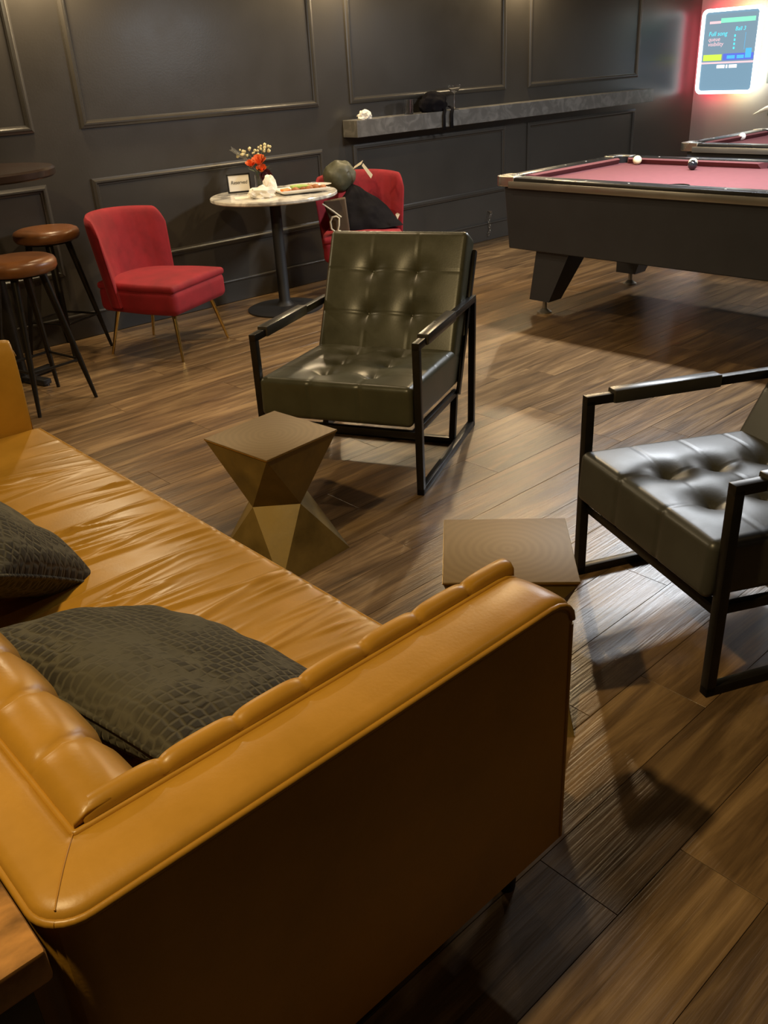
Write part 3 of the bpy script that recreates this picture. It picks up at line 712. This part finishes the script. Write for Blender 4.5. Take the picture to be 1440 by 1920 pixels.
def rose(mb, c, R, axis=Vector((0, -0.5, 0.8))):
    q = Vector(axis).normalized().to_track_quat('Z', 'Y').to_matrix()
    for ring, (n, r0, tilt, sz) in enumerate(((3, 0.18, 0.15, 0.55), (5, 0.42, 0.45, 0.72), (6, 0.68, 0.85, 0.85))):
        for k in range(n):
            a = 2*PI*k/n+ring*0.5; vs = []; fs = []
            g = 5
            for i in range(g):
                for j in range(g):
                    u, v = -1+2*i/(g-1), j/(g-1)
                    wdt = sz*0.92*math.sin(PI*(0.18+0.66*v))
                    x = u*wdt; rad = r0*(0.35+0.65*v)+0.18*tilt*v*v; z = -0.45+v*(1.15-0.45*tilt)
                    ang = a+x/max(0.35, rad+0.25)
                    vs.append(q @ Vector((rad*math.cos(ang)*R, rad*math.sin(ang)*R, z*R))+Vector(c))
            for i in range(g-1):
                for j in range(g-1): fs.append((i*g+j, (i+1)*g+j, (i+1)*g+j+1, i*g+j+1))
            mb.add(vs, fs)
    return mb
def blob(mb, c, r, sub=2, amp=0.2, fr=3.0, scale=(1, 1, 1), seed=0.0):
    bm = bmesh.new(); bmesh.ops.create_icosphere(bm, subdivisions=sub, radius=1.0); vs = []
    for v in bm.verts:
        k = 1+amp*noise.noise(v.co*fr+Vector((seed, seed*2, 0))); vs.append(Vector((v.co.x*scale[0], v.co.y*scale[1], v.co.z*scale[2]))*r*k+Vector(c))
    bm.verts.index_update(); mb.add(vs, [[v.index for v in f.verts] for f in bm.faces]); bm.free(); return mb
def make_flowers():
    p = tpos(-0.098, 0.16); t = thing('flower_vase', 'small glass vase of orange roses and cream blossoms on marble table', 'flowers', p, -YAW)
    MB().lathe([(0.0, 0.0), (0.034, 0.0), (0.037, 0.004), (0.036, 0.105), (0.033, 0.105), (0.033, 0.008), (0, 0.008)], (0, 0, 0), 24).build('vase', 'glass', t, 40)
    st = MB(); tips = []
    for k in range(9):
        a = k*0.7; tip = Vector((0.10*math.sin(k*1.9)-0.01, 0.06*math.cos(k*2.3), 0.23+0.05*((k*37 % 10)/10))); tips.append(tip)
        st.tube([(0.012*math.cos(a), 0.012*math.sin(a), 0.012), (0.018*math.cos(a), 0.015*math.sin(a), 0.10), tip*0.7+Vector((0, 0, 0.05)), tip], 0.0017, 5)
    st.build('stems', 'leaf', t)
    for (c, r) in (((0.012, -0.03, 0.190), 0.056), ((-0.045, -0.02, 0.172), 0.042), ((0.024, -0.05, 0.142), 0.042)):
        rose(MB(), c, r).build('rose', 'rose', t, 60)
    db = MB(); rose(db, (0.045, -0.04, 0.098), 0.050, Vector((0.3, -0.9, 0.25))); blob(db, (0.045, -0.03, 0.095), 0.030); db.build('plum_dahlia', 'dahlia', t, 60)
    lf = MB()
    for k in range(8):
        a = k*0.8; c = Vector((0.035*math.cos(a), 0.03*math.sin(a), 0.12+0.01*(k % 3))); d = Vector((math.cos(a), math.sin(a)*0.7, 0.35)).normalized(); s = d.cross(Vector((0, 0, 1))).normalized()
        lf.add([c, c+d*0.03+s*0.014, c+d*0.065, c+d*0.03-s*0.014], [(0, 1, 2, 3)])
    lf.build('leaves', 'leaf', t, None)
    bl = MB()
    for k in range(34):
        b = tips[k % 9]; c = b+Vector((random.uniform(-0.032, 0.032), random.uniform(-0.02, 0.02), random.uniform(-0.02, 0.018))); blob(bl, c, random.uniform(0.007, 0.0125), 1, 0.2, 3, seed=k)
    bl.build('blossoms', 'blossom', t, 60)['kind'] = 'stuff'
    sp = MB(); sp.tube([(-0.01, 0, 0.12), (-0.07, -0.005, 0.20), (-0.155, -0.01, 0.262)], 0.0016, 5)
    for k in range(12):
        c = Vector((-0.07, -0.005, 0.20)).lerp(Vector((-0.155, -0.01, 0.262)), k/11)
        for s in (-1, 1):
            e = c+Vector((-0.012, 0, 0.012))+Vector((0.008, 0, 0.011))*s; sp.tube([c, e], [0.003, 0.0008], 5)
    sp.build('dried_sprig', 'dried', t)
make_flowers()
def crumple(name, c, s, label, seed, cat='napkin', mat='paper', yaw=0.0):
    bm = bmesh.new(); bmesh.ops.create_icosphere(bm, subdivisions=3, radius=1.0); vs = []
    for v in bm.verts:
        p = v.co*1.5+Vector((seed*3.1, seed, 0)); k = 1.05-0.75*abs(noise.noise(p))+0.22*noise.noise(p*1.9)-0.14*abs(noise.noise(p*2.6))
        q = Vector((v.co.x*s[0], v.co.y*s[1], v.co.z*s[2]))*k; q.z = max(q.z+s[2]*0.45, 0.0); vs.append(Matrix.Rotation(yaw, 3, 'Z') @ q)
    bm.verts.index_update(); o = MB().add(vs, [[v.index for v in f.verts] for f in bm.faces]).build(name, mat, None, 25); bm.free()
    o.location = c; return tag(o, label, cat)
crumple('crumpled_napkin', tpos(-0.055, -0.17), (0.095, 0.06, 0.052), 'flattened white paper napkin at front of marble table', 1.3, yaw=-YAW)
crumple('crumpled_napkin', tpos(-0.022, 0.015), (0.052, 0.045, 0.080), 'tall crumpled white napkin ball beside the flower vase', 4.1, yaw=-YAW)
def card(name, c, w, d, label, cat, mat='paper'):
    o = MB().box((0, 0, 0.001), (w, d, 0.002)).build(name, mat, None, None); o.location = c; o.rotation_euler = (0, 0, -YAW+0.2); return tag(o, label, cat)
card('paper_card', tpos(-0.17, -0.13, TZ+0.0004), 0.13, 0.12, 'flat white paper lying at left on marble table', 'paper')
def make_platter():
    p = tpos(0.185, -0.03); t = thing('serving_platter', 'rectangular white platter of wings, celery and carrots on marble table', 'plate', p, -YAW+0.35)
    def pl(P, Nn):
        o = np.zeros_like(P); o[:, 2] = 0.014*np.maximum((np.abs(P[:, 0])/0.16)**6, (np.abs(P[:, 1])/0.10)**6); return o
    rbox_obj('platter', (0, 0, 0.008), (0.16, 0.105, 0.006), 0.005, (20, 14, 1), 'white', t, pl)
    return t, p
PT, PP = make_platter()
def lay(name, mb, label, cat, mat, group=None):
    o = mb.build(name, mat, None, 60); o.location = PP; o.rotation_euler = (0, 0, -YAW+0.35); tag(o, label, cat, group); return rebase_world(o)
def rebase_world(o):
    bpy.context.view_layer.update(); o.data.transform(o.matrix_basis); o.location = (0, 0, 0); o.rotation_euler = (0, 0, 0); return rebase(o)
for k in range(4):
    y = -0.02+0.018*k; lay('celery_stick', MB().tube([(-0.065, y, 0.034+0.004*(k % 2)), (0.0, y+0.004, 0.038), (0.055, y+0.002, 0.034)], [0.008, 0.009, 0.007], 8), 'green celery stick laid across the wings on white platter', 'celery', 'celery', 'celery sticks on the platter')
for k in range(4):
    y = -0.045+0.02*k; lay('carrot_stick', MB().tube([(-0.135, y, 0.024), (-0.085, y+0.01, 0.028)], [0.008, 0.0055], 8), 'orange carrot stick at left end of white platter', 'carrot', 'carrot', 'carrot sticks on the platter')
for k in range(7):
    c = (-0.06+0.03*k, -0.06+0.05*((k*5) % 3), 0.028); lay('chicken_wing', blob(MB(), c, 0.021, 2, 0.35, 2.5, (1.3, 0.9, 0.75), k*1.7), 'brown glazed chicken wing on white platter', 'food', 'wing', 'chicken wings on the platter')
def make_oval():
    p = tpos(0.21, 0.235); t = thing('oval_plate', 'oval white plate at far right edge of marble table', 'plate', p, -YAW)
    m = MB().lathe([(0, 0.0), (0.07, 0.0), (0.125, 0.014), (0.127, 0.016), (0.12, 0.017), (0.07, 0.006), (0, 0.006)], (0, 0, 0), 40).mesh('dish')
    for v in m.vertices: v.co.x *= 1.25; v.co.y *= 0.8
    link('dish', m, 'white', t, 60)
    c = tpos(0.25, 0.225, TZ+0.0065); s = thing('sauce_cup', 'small cup of red sauce on the oval white plate', 'cup', c)
    MB().lathe([(0, 0), (0.018, 0), (0.024, 0.022), (0.022, 0.022), (0.017, 0.003), (0, 0.003)], (0, 0, 0), 20).build('cup', 'white', s, 40)
    MB().lathe([(0, 0.019), (0.0213, 0.019)], (0, 0, 0), 20).build('sauce', 'sauce', s, None)
    d = MB().bar((0, 0, 0.003), (0.0, 0.19, 0.003), 0.012, 0.003, 0.001).build('table_knife', 'black', None); d.location = tpos(-0.02, 0.27, TZ+0.0005); d.rotation_euler = (0, 0, -YAW-1.4); tag(d, 'dark handled knife lying behind the platter', 'knife')
make_oval()

# ------------------------------------------------------------------ coat and bags on the far red chair
def make_coat_pile():
    base = Vector((4.20, 4.72, 0.452))
    vs = []; fs = []; n, m = 48, 22
    # heap: radius by angle and height, pulled up towards the backrest
    for j in range(m+1):
        v = j/m
        for i in range(n):
            a = 2*PI*i/n; f = (1-v)**0.75
            rx = 0.235*f*(1+0.10*math.sin(3*a+1)); ry = 0.135*f*(1+0.12*math.cos(2*a))
            cx = -0.05-0.08*v; z = 0.265*v**0.85
            p = VR*(cx+rx*math.cos(a))+VD*(0.02+0.16*v*0.9+ry*math.sin(a))+Vector((0, 0, z))
            k = noise.noise(p*9)*0.030+noise.noise(p*22)*0.012+abs(noise.noise(Vector((math.cos(a)*3, math.sin(a)*3, v*1.5))))*0.03
            p += (VR*math.cos(a)+VD*math.sin(a))*k*(1-v*0.6); vs.append(p)
    for j in range(m):
        for i in range(n): fs.append((j*n+i, j*n+(i+1) % n, (j+1)*n+(i+1) % n, (j+1)*n+i))
    fs.append(tuple(range(n-1, -1, -1))); fs.append(tuple(m*n+i for i in range(n)))
    t = thing('black_coat', 'black coat heaped on seat of far red chair', 'coat', base)
    MB().add(vs, fs).build('coat_cloth', 'coat', t, 80)
    lf = MB(); c = VR*0.165+VD*(-0.10)+Vector((0, 0, 0.075))
    lf.add([c+VR*-0.014+Vector((0, 0, 0.012)), c+Vector((0, 0, -0.022)), c+VR*0.016+Vector((0, 0, 0.010)), c+Vector((0, 0, 0.020))-VD*0.004], [(0, 1, 2, 3)])
    s = lf.build('cream_tag', 'cream', t, None); s.modifiers.new('thick', 'SOLIDIFY').thickness = 0.003
make_coat_pile()
def make_olive():
    base = Vector((4.165, 5.01, 0.615)); t = thing('olive_bag', 'shiny olive quilted bag propped on top of far red chair', 'bag', base)
    mb = MB(); bm = bmesh.new(); bmesh.ops.create_icosphere(bm, subdivisions=4, radius=1); vs = []
    for v in bm.verts:
        d = v.co; k = 1+0.10*noise.noise(d*2.0)+0.07*abs(noise.noise(d*4.2))-0.05*abs(math.sin(6*math.atan2(d.z, d.y)))*max(0, d.dot(Vector((0.9, -0.2, 0.3))))
        p = VR*d.x*0.112+VD*d.y*0.080+Vector((0, 0, d.z*0.105+0.155)); p = p*1.0+(p-Vector((0, 0, 0.145)))*(k-1); vs.append(p)
    bm.verts.index_update(); mb.add(vs, [[v.index for v in f.verts] for f in bm.faces]); bm.free(); mb.build('bag_body', 'olive', t, 80)
    rb = MB()
    for (a, b, c) in (((0.105, -0.10, 0.215), (0.165, -0.115, 0.250), 0.026), ((0.165, -0.115, 0.235), (0.225, -0.12, 0.155), 0.024)):
        P, Q = VR*a[0]+VD*a[1]+Vector((0, 0, a[2])), VR*b[0]+VD*b[1]+Vector((0, 0, b[2])); u = Vector((0, 0, 1))*c*0.7+VR*c*0.4
        rb.add([P-u*0.5, Q-u*0.8, Q+u*0.6, P+u*0.5], [(0, 1, 2, 3)])
    r = rb.build('cream_ribbon', 'cream', t, None); r.modifiers.new('thick', 'SOLIDIFY').thickness = 0.003
make_olive()
def make_handbag():
    base = Vector((3.905, 4.785, 0.452)); t = thing('handbag', 'brown handbag with cream metal ring handle on far red chair', 'bag', base, -YAW)
    mb = MB(); vs = [(-0.01, -0.03, 0), (0.10, -0.03, 0), (0.10, 0.05, 0), (-0.01, 0.05, 0), (-0.065, -0.02, 0.20), (0.085, -0.02, 0.22), (0.085, 0.04, 0.22), (-0.065, 0.04, 0.20)]
    mb.add(vs, [(3, 2, 1, 0), (0, 1, 5, 4), (1, 2, 6, 5), (2, 3, 7, 6), (3, 0, 4, 7), (4, 5, 6, 7)])
    bdy = mb.build('bag_body', 'brownbag', t, 30); bv = bdy.modifiers.new('bevel', 'BEVEL'); bv.width = 0.008; bv.segments = 2
    MB().tube([(-0.002, -0.045, 0.012), (-0.022, -0.045, 0.03), (-0.026, -0.045, 0.075), (-0.010, -0.045, 0.105), (0.018, -0.045, 0.108), (0.034, -0.045, 0.095), (0.030, -0.045, 0.05), (0.020, -0.045, 0.02), (0.04, -0.045, 0.010)], 0.0065, 8).build('ring_handle', 'cream', t, 60)
    MB().tube([(-0.07, -0.026, 0.19), (0.0, -0.035, 0.14), (0.05, -0.035, 0.10)], 0.005, 6).build('strap', 'cream', t, 60)
make_handbag()

# ------------------------------------------------------------------ wall ledge and what is on it
ld = tag(MB().box((6.46, WY-0.081, 1.0425), (3.88, 0.160, 0.115), 0.003).build('drink_ledge', 'ledge', None, None), 'long grey stone drink ledge along the dark panelled wall', 'ledge')
LZ = 1.1003
crumple('crumpled_napkin', (4.63, 5.235, LZ), (0.065, 0.045, 0.045), 'crumpled white napkin at left end of grey wall ledge', 7.7)
def make_tumbler():
    t = thing('tumbler', 'clear empty tumbler glass on grey wall ledge', 'glass', (5.085, 5.24, LZ))
    MB().lathe([(0, 0), (0.034, 0), (0.040, 0.105), (0.0375, 0.105), (0.032, 0.012), (0, 0.012)], (0, 0, 0), 28).build('glass_body', 'glass', t, 40)
make_tumbler()
def make_coupe():
    t = thing('coupe_glass', 'stemmed coupe cocktail glass on grey wall ledge', 'glass', (5.585, 5.235, LZ))
    MB().lathe([(0, 0), (0.036, 0), (0.036, 0.002), (0.006, 0.006), (0.0038, 0.02), (0.0038, 0.115), (0.012, 0.124), (0.038, 0.140), (0.047, 0.158), (0.048, 0.178), (0.0465, 0.178), (0.0455, 0.159), (0.036, 0.142), (0.0, 0.127)], (0, 0, 0), 28).build('glass_body', 'glass', t, 50)
make_coupe()
def make_ledge_bag():
    t = thing('dark_backpack', 'dark soft bag slumped on grey wall ledge with straps hanging', 'bag', (5.365, 5.252, LZ))
    bm = bmesh.new(); bmesh.ops.create_icosphere(bm, subdivisions=4, radius=1); vs = []
    for v in bm.verts:
        d = v.co; k = 1+0.22*noise.noise(d*2.1+Vector((5, 1, 2)))+0.10*noise.noise(d*5)
        p = Vector((d.x*0.145*k, d.y*0.060*k, d.z*0.085*k+0.055)); p.z = max(0, p.z); vs.append(p)
    bm.verts.index_update(); MB().add(vs, [[v.index for v in f.verts] for f in bm.faces]).build('bag_body', 'coat', t, 80); bm.free()
    for (x, w, L) in ((0.055, 0.030, 0.135), (0.140, 0.034, 0.125)):
        s = MB(); zz = [0.03, 0.012, 0.004, -0.03, -L]; yy = [-0.03, -0.055, -0.063, -0.066, -0.068]; vs = []; fs = []
        for k in range(5):
            dx = 0.012*math.sin(k*1.3); vs += [(x-w/2+dx, yy[k], zz[k]), (x+w/2+dx, yy[k], zz[k])]
        for k in range(4): fs.append((2*k, 2*k+1, 2*k+3, 2*k+2))
        o = s.add(vs, fs).build('strap', 'coat', t, 60); o.modifiers.new('thick', 'SOLIDIFY').thickness = 0.004; o.modifiers['thick'].offset = 1
make_ledge_bag()

# ------------------------------------------------------------------ pool tables
PH = 0.815
def make_pool(cx, cy, label):
    t = thing('pool_table', label, 'pool table', (cx, cy, 0), 0, 'pool tables'); HX, HY = 0.64, 1.18
    # cabinet tapering slightly downwards
    zt, zb = PH-0.060, 0.395; a, b = HX-0.035, HY-0.05; c, d = HX-0.055, HY-0.075
    vs = [(-c, -d, zb), (c, -d, zb), (c, d, zb), (-c, d, zb), (-a, -b, zt), (a, -b, zt), (a, b, zt), (-a, b, zt)]
    fs = [(3, 2, 1, 0), (0, 1, 5, 4), (1, 2, 6, 5), (2, 3, 7, 6), (3, 0, 4, 7), (4, 5, 6, 7)]
    cb = MB().add(vs, fs).build('cabinet', 'cabinet', t, 20); bv = cb.modifiers.new('bevel', 'BEVEL'); bv.width = 0.006; bv.segments = 2
    for sx in (-1, 1):
        for sy in (-1, 1):
            x0, x1 = HX-0.10, HX-0.30
            T = [(sx*x0, sy*(HY-0.255)), (sx*x1, sy*(HY-0.255)), (sx*x1, sy*(HY-0.50)), (sx*x0, sy*(HY-0.50))]
            B = [(sx*(x0-0.005), sy*(HY-0.205)), (sx*(x0-0.13), sy*(HY-0.205)), (sx*(x0-0.13), sy*(HY-0.355)), (sx*(x0-0.005), sy*(HY-0.355))]
            vs = [(x, y, 0.40) for x, y in T]+[(x, y, 0.085) for x, y in B]
            lg = MB().add(vs, [(0, 1, 2, 3), (7, 6, 5, 4)]+[(k, (k+1) % 4, 4+(k+1) % 4, 4+k) for k in range(4)]).build('leg', 'cabinet', t, 20)
            fx, fy = sx*(x0-0.065), sy*(HY-0.28)
            MB().lathe([(0, 0), (0.045, 0), (0.045, 0.008), (0.030, 0.016), (0.014, 0.03), (0.013, 0.088), (0, 0.088)], (fx, fy, 0), 20).build('foot_leveller', 'trimmetal', lg, 40)
    rw = 0.105
    for s in (-1, 1):
        r1 = MB().box((s*(HX-rw/2), 0, PH-0.022), (rw, 2*(HY-0.10), 0.044), 0.006).build('side_rail', 'black', t)
        MB().box((s*(HX-0.002), 0, PH-0.040), (0.012, 2*(HY-0.11), 0.040), 0.003).build('rail_trim', 'trimmetal', r1)
        for k in range(-3, 4):
            if k: MB().lathe([(0, 0.0012), (0.006, 0.0008), (0.006, -0.001)], (s*(HX-0.045), k*0.275, PH), 12).build('sight', 'white', r1)
        r2 = MB().box((0, s*(HY-rw/2), PH-0.022), (2*(HX-0.10), rw, 0.044), 0.006).build('end_rail', 'black', t)
        MB().box((0, s*(HY-0.002), PH-0.040), (2*(HX-0.11), 0.012, 0.040), 0.003).build('rail_trim', 'trimmetal', r2)
        for k in (-1, 0, 1): MB().lathe([(0, 0.0012), (0.006, 0.0008), (0.006, -0.001)], (k*0.22, s*(HY-0.045), PH), 12).build('sight', 'white', r2)
    zc = PH-0.037
    MB().box((0, 0, zc-0.012), (2*(HX-rw)+0.01, 2*(HY-rw)+0.01, 0.024)).build('playing_bed', 'cloth', t, None)
    # cushions: wedge profile
    def cush(p0, p1, inw):
        p0, p1, inw = Vector(p0), Vector(p1), Vector(inw); prof = [(0, PH-0.004), (0.018, PH-0.002), (0.050, PH-0.008), (0.044, PH-0.018), (0.030, zc), (0, zc)]
        d = (p1-p0).normalized(); vs = []; n = len(prof)
        for (p, s) in ((p0, 1), (p1, -1)):
            for (q, z) in prof: vs.append(p+inw*q+d*s*q*0.8+Vector((0, 0, z)))
        return MB().add(vs, [(i, (i+1) % n, n+(i+1) % n, n+i) for i in range(n)]+[tuple(range(n)), tuple(range(2*n-1, n-1, -1))])
    xi, yi = HX-rw, HY-rw
    for s in (-1, 1):
        for (y0, y1) in ((-yi+0.05, -0.06), (0.06, yi-0.05)): cush((s*xi, y0, 0), (s*xi, y1, 0), (-s, 0, 0)).build('cushion', 'cloth', t, 30)
        cush((-xi+0.05, s*yi, 0), (xi-0.05, s*yi, 0), (0, -s, 0)).build('cushion', 'cloth', t, 30)
    for sx in (-1, 1):
        for sy in (-1, 0, 1):
            px, py = (sx*(xi+0.012), sy*(yi+0.012)) if sy else (sx*(xi+0.028), 0)
            MB().lathe([(0.0, -0.046), (0.052, -0.044), (0.056, 0.0012), (0.0545, 0.0012), (0.050, -0.030), (0.0, -0.034)], (px, py, PH), 24).build('pocket', 'blackmat', t, 40)
            if sy:
                cst = MB()
                out = []
                for k in range(7):
                    an = k*PI/12; out.append((HX-0.05+0.052*math.cos(an), HY-0.05+0.052*math.sin(an)))
                poly = [(HX+0.002, HY-0.150)]+out+[(HX-0.150, HY+0.002), (HX-0.150, HY-0.075), (HX-0.085, HY-0.058), (HX-0.058, HY-0.085), (HX-0.075, HY-0.150)]
                n = len(poly); vs = [(sx*x, sy*y, PH+0.004) for x, y in poly]+[(sx*x, sy*y, PH-0.052) for x, y in poly]
                cst.add(vs, [tuple(range(n)), tuple(range(2*n-1, n-1, -1))]+[(k, (k+1) % n, n+(k+1) % n, n+k) for k in range(n)])
                o = cst.build('corner_casting', 'chrome', t, 30); bv = o.modifiers.new('bevel', 'BEVEL'); bv.width = 0.003; bv.segments = 2
    return t
make_pool(4.905, 2.50, 'black cabinet pool table with maroon cloth nearest the armchairs')
make_pool(6.98, 2.50, 'black cabinet pool table with maroon cloth behind, near the jukebox')
def ball(x, y, mat, label):
    o = MB().lathe([(0.0285*math.sin(PI*k/20), 0.0285-0.0285*math.cos(PI*k/20)) for k in range(21)], (0, 0, 0), 32).build('pool_ball', mat, None, 80)
    o.location = (x, y, PH-0.037); return tag(o, label, 'ball', 'billiard balls')
ball(5.36, 3.40, 'ball_cream', 'cream billiard ball near far pocket of nearest pool table')
ball(5.33, 2.985, 'ball_cream', 'cream billiard ball just behind a black ball on nearest pool table')
ball(5.23, 2.93, 'ball_black', 'black billiard ball on nearest pool table')
ball(7.02, 3.54, 'ball_white', 'white billiard ball on the pool table by the jukebox')

# ------------------------------------------------------------------ jukebox and bits on the right wall
def make_jukebox():
    cx, cy, cz = WX, 4.935, 1.385; t = thing('jukebox', 'wall mounted digital jukebox with glowing white border and screen', 'jukebox', (cx, cy, cz))
    W2, H2 = 0.315, 0.385
    MB().box((-0.045, 0, 0), (0.088, 0.50, 0.60), 0.01).build('back_box', 'blackmat', t)
    P, Fs = rbox((0.030, W2-0.012, H2-0.012), 0.028, (2, 10, 12)); from_pf('led_diffuser', P, Fs, 'led', t, 60, Matrix.Translation((-0.100, 0, 0)))
    def rr(x, w, h, r, n=8):
        o = []
        for (sy, sz, a0) in ((1, 1, 0), (-1, 1, PI/2), (-1, -1, PI), (1, -1, 3*PI/2)):
            for k in range(n+1):
                a = a0+k*PI/2/n; o.append((x, sy*(w-r)+r*math.cos(a), sz*(h-r)+r*math.sin(a)))
        return o
    def ring(x0, x1, w, h, r, b, name, mat):
        A, B = rr(x0, w, h, r), rr(x0, w-b, h-b, max(0.004, r-b)); C, D = rr(x1, w, h, r), rr(x1, w-b, h-b, max(0.004, r-b)); n = len(A)
        return MB().add(A+B+C+D, [(k, (k+1) % n, n+(k+1) % n, n+k) for k in range(n)]+[(2*n+k, 2*n+(k+1) % n, 3*n+(k+1) % n, 3*n+k) for k in range(n)]+[(k, (k+1) % n, 2*n+(k+1) % n, 2*n+k) for k in range(n)]+[(n+k, n+(k+1) % n, 3*n+(k+1) % n, 3*n+k) for k in range(n)]).build(name, mat, t, 40)
    ring(-0.165, -0.126, W2, H2, 0.060, 0.030, 'light_border', 'ledwhite')
    xs = -0.150
    A = rr(xs, W2-0.030, H2-0.030, 0.032); Bk = rr(-0.128, W2-0.030, H2-0.030, 0.032); n = len(A)
    MB().add(A+Bk, [tuple(range(n)), tuple(range(2*n-1, n-1, -1))]+[(k, (k+1) % n, n+(k+1) % n, n+k) for k in range(n)]).build('front_panel', 'screen_low', t, None)
    # local: +y is screen-left for the viewer
    scr = MB().box((xs-0.0012, 0.0, 0.125), (0.0024, 0.555, 0.420), 0).build('screen', 'screen', t, None)
    def q(name, y, z, w, h, mat, lift=0.0008): return MB().box((xs-0.0024-lift, y, z), (0.0012, w, h)).build(name, mat, scr, None)
    q('header_bar', -0.07, 0.275, 0.36, 0.040, 'e_mint'); q('header_bar', 0.17, 0.262, 0.12, 0.022, 'e_pink')
    q('footer_bar', 0.165, -0.052, 0.20, 0.055, 'e_lime'); q('footer_bar', -0.11, -0.050, 0.32, 0.060, 'e_blue')
    q('icon', -0.215, -0.022, 0.062, 0.085, 'e_icon', 0.0016)
    q('button', -0.035, -0.052, 0.085, 0.030, 'e_icon', 0.0016); q('button', -0.135, -0.052, 0.075, 0.030, 'e_icon', 0.0016)
    base = Matrix.Rotation(-PI/2, 4, 'Z') @ Matrix.Rotation(PI/2, 4, 'X')
    def tx(name, body, y, z, size, mat): text_mesh(name, body, size, mat, scr, Matrix.Translation((xs-0.0034, y, z)) @ base, 0.15, 0.0004)
    tx('lettering', 'Full song', 0.130, 0.160, 0.056, 'e_cyan'); tx('lettering', 'queue', 0.165, 0.112, 0.052, 'e_pink'); tx('lettering', 'visibility', 0.145, 0.068, 0.052, 'e_pink')
    tx('lettering', 'Ball 3', -0.105, 0.195, 0.050, 'e_cyan')
    for k in range(4): q('list_dot', -0.055, 0.135-0.036*k, 0.016, 0.020, 'e_cyan')
    q('list_line', -0.165, 0.085, 0.003, 0.15, 'e_icon')
    MB().box((xs-0.0014, 0, -0.100), (0.0028, 0.560, 0.016)).build('divider_strip', 'e_pink', t, None)
    for (y, w) in ((0.065, 0.085), (0.0, 0.018), (-0.065, 0.085)): MB().box((xs-0.0016, y, -0.135), (0.003, w, 0.030), 0.001).build('slot_light', 'e_white', t, None)
make_jukebox()
o = MB().box((0, 0, 0.05), (0.06, 0.09, 0.10), 0.006).build('wall_control_box', 'box_teal', None); o.location = (WX-0.031, 4.50, 1.08); tag(o, 'small grey control box on wall right of jukebox', 'box')
def make_bracket():
    t = thing('wall_hook', 'pale pointed wall hook at right edge above far pool table', 'hook', (WX-0.002, 4.47, 0.80))
    MB().tube([(-0.02, 0.0, 0.06), (-0.05, 0.05, 0.05), (-0.07, 0.10, 0.025), (-0.08, 0.155, 0.0)], [0.034, 0.020, 0.012, 0.004], 10).build('prong', 'white', t, 60)
    MB().lathe([(0, -0.06), (0.022, -0.055), (0.034, -0.03), (0.030, 0.0), (0.0, 0.005)], (-0.04, -0.01, 0.03), 20).build('knob', 'box_teal', t, 60)
    MB().box((-0.012, 0.0, 0.05), (0.024, 0.06, 0.12), 0.004).build('back_plate', 'chrome', t)
make_bracket()
def make_chain():
    t = thing('hanging_chain', 'short metal chain hanging at baseboard between green armchair and pool table', 'chain', (6.10, WY-0.035, 0.05))
    for k in range(9):
        z = 0.008+0.022*k; c = Vector((0.012*math.sin(k*0.9)+0.003*k, 0, z)); pts = []
        for j in range(12):
            a = 2*PI*j/12; p = Vector((0.008*math.cos(a), 0, 0.016*math.sin(a)));
            if k % 2: p = Vector((0, p.x, p.z))
            pts.append(c+p)
        MB().tube(pts, 0.0020, 6, closed=True).build('chain_link', 'trimmetal', t, 60)
    MB().bar((0.03, 0.0, 0.19), (0.03, 0.035, 0.20), 0.012, 0.012).build('wall_staple', 'chrome', t)
make_chain()
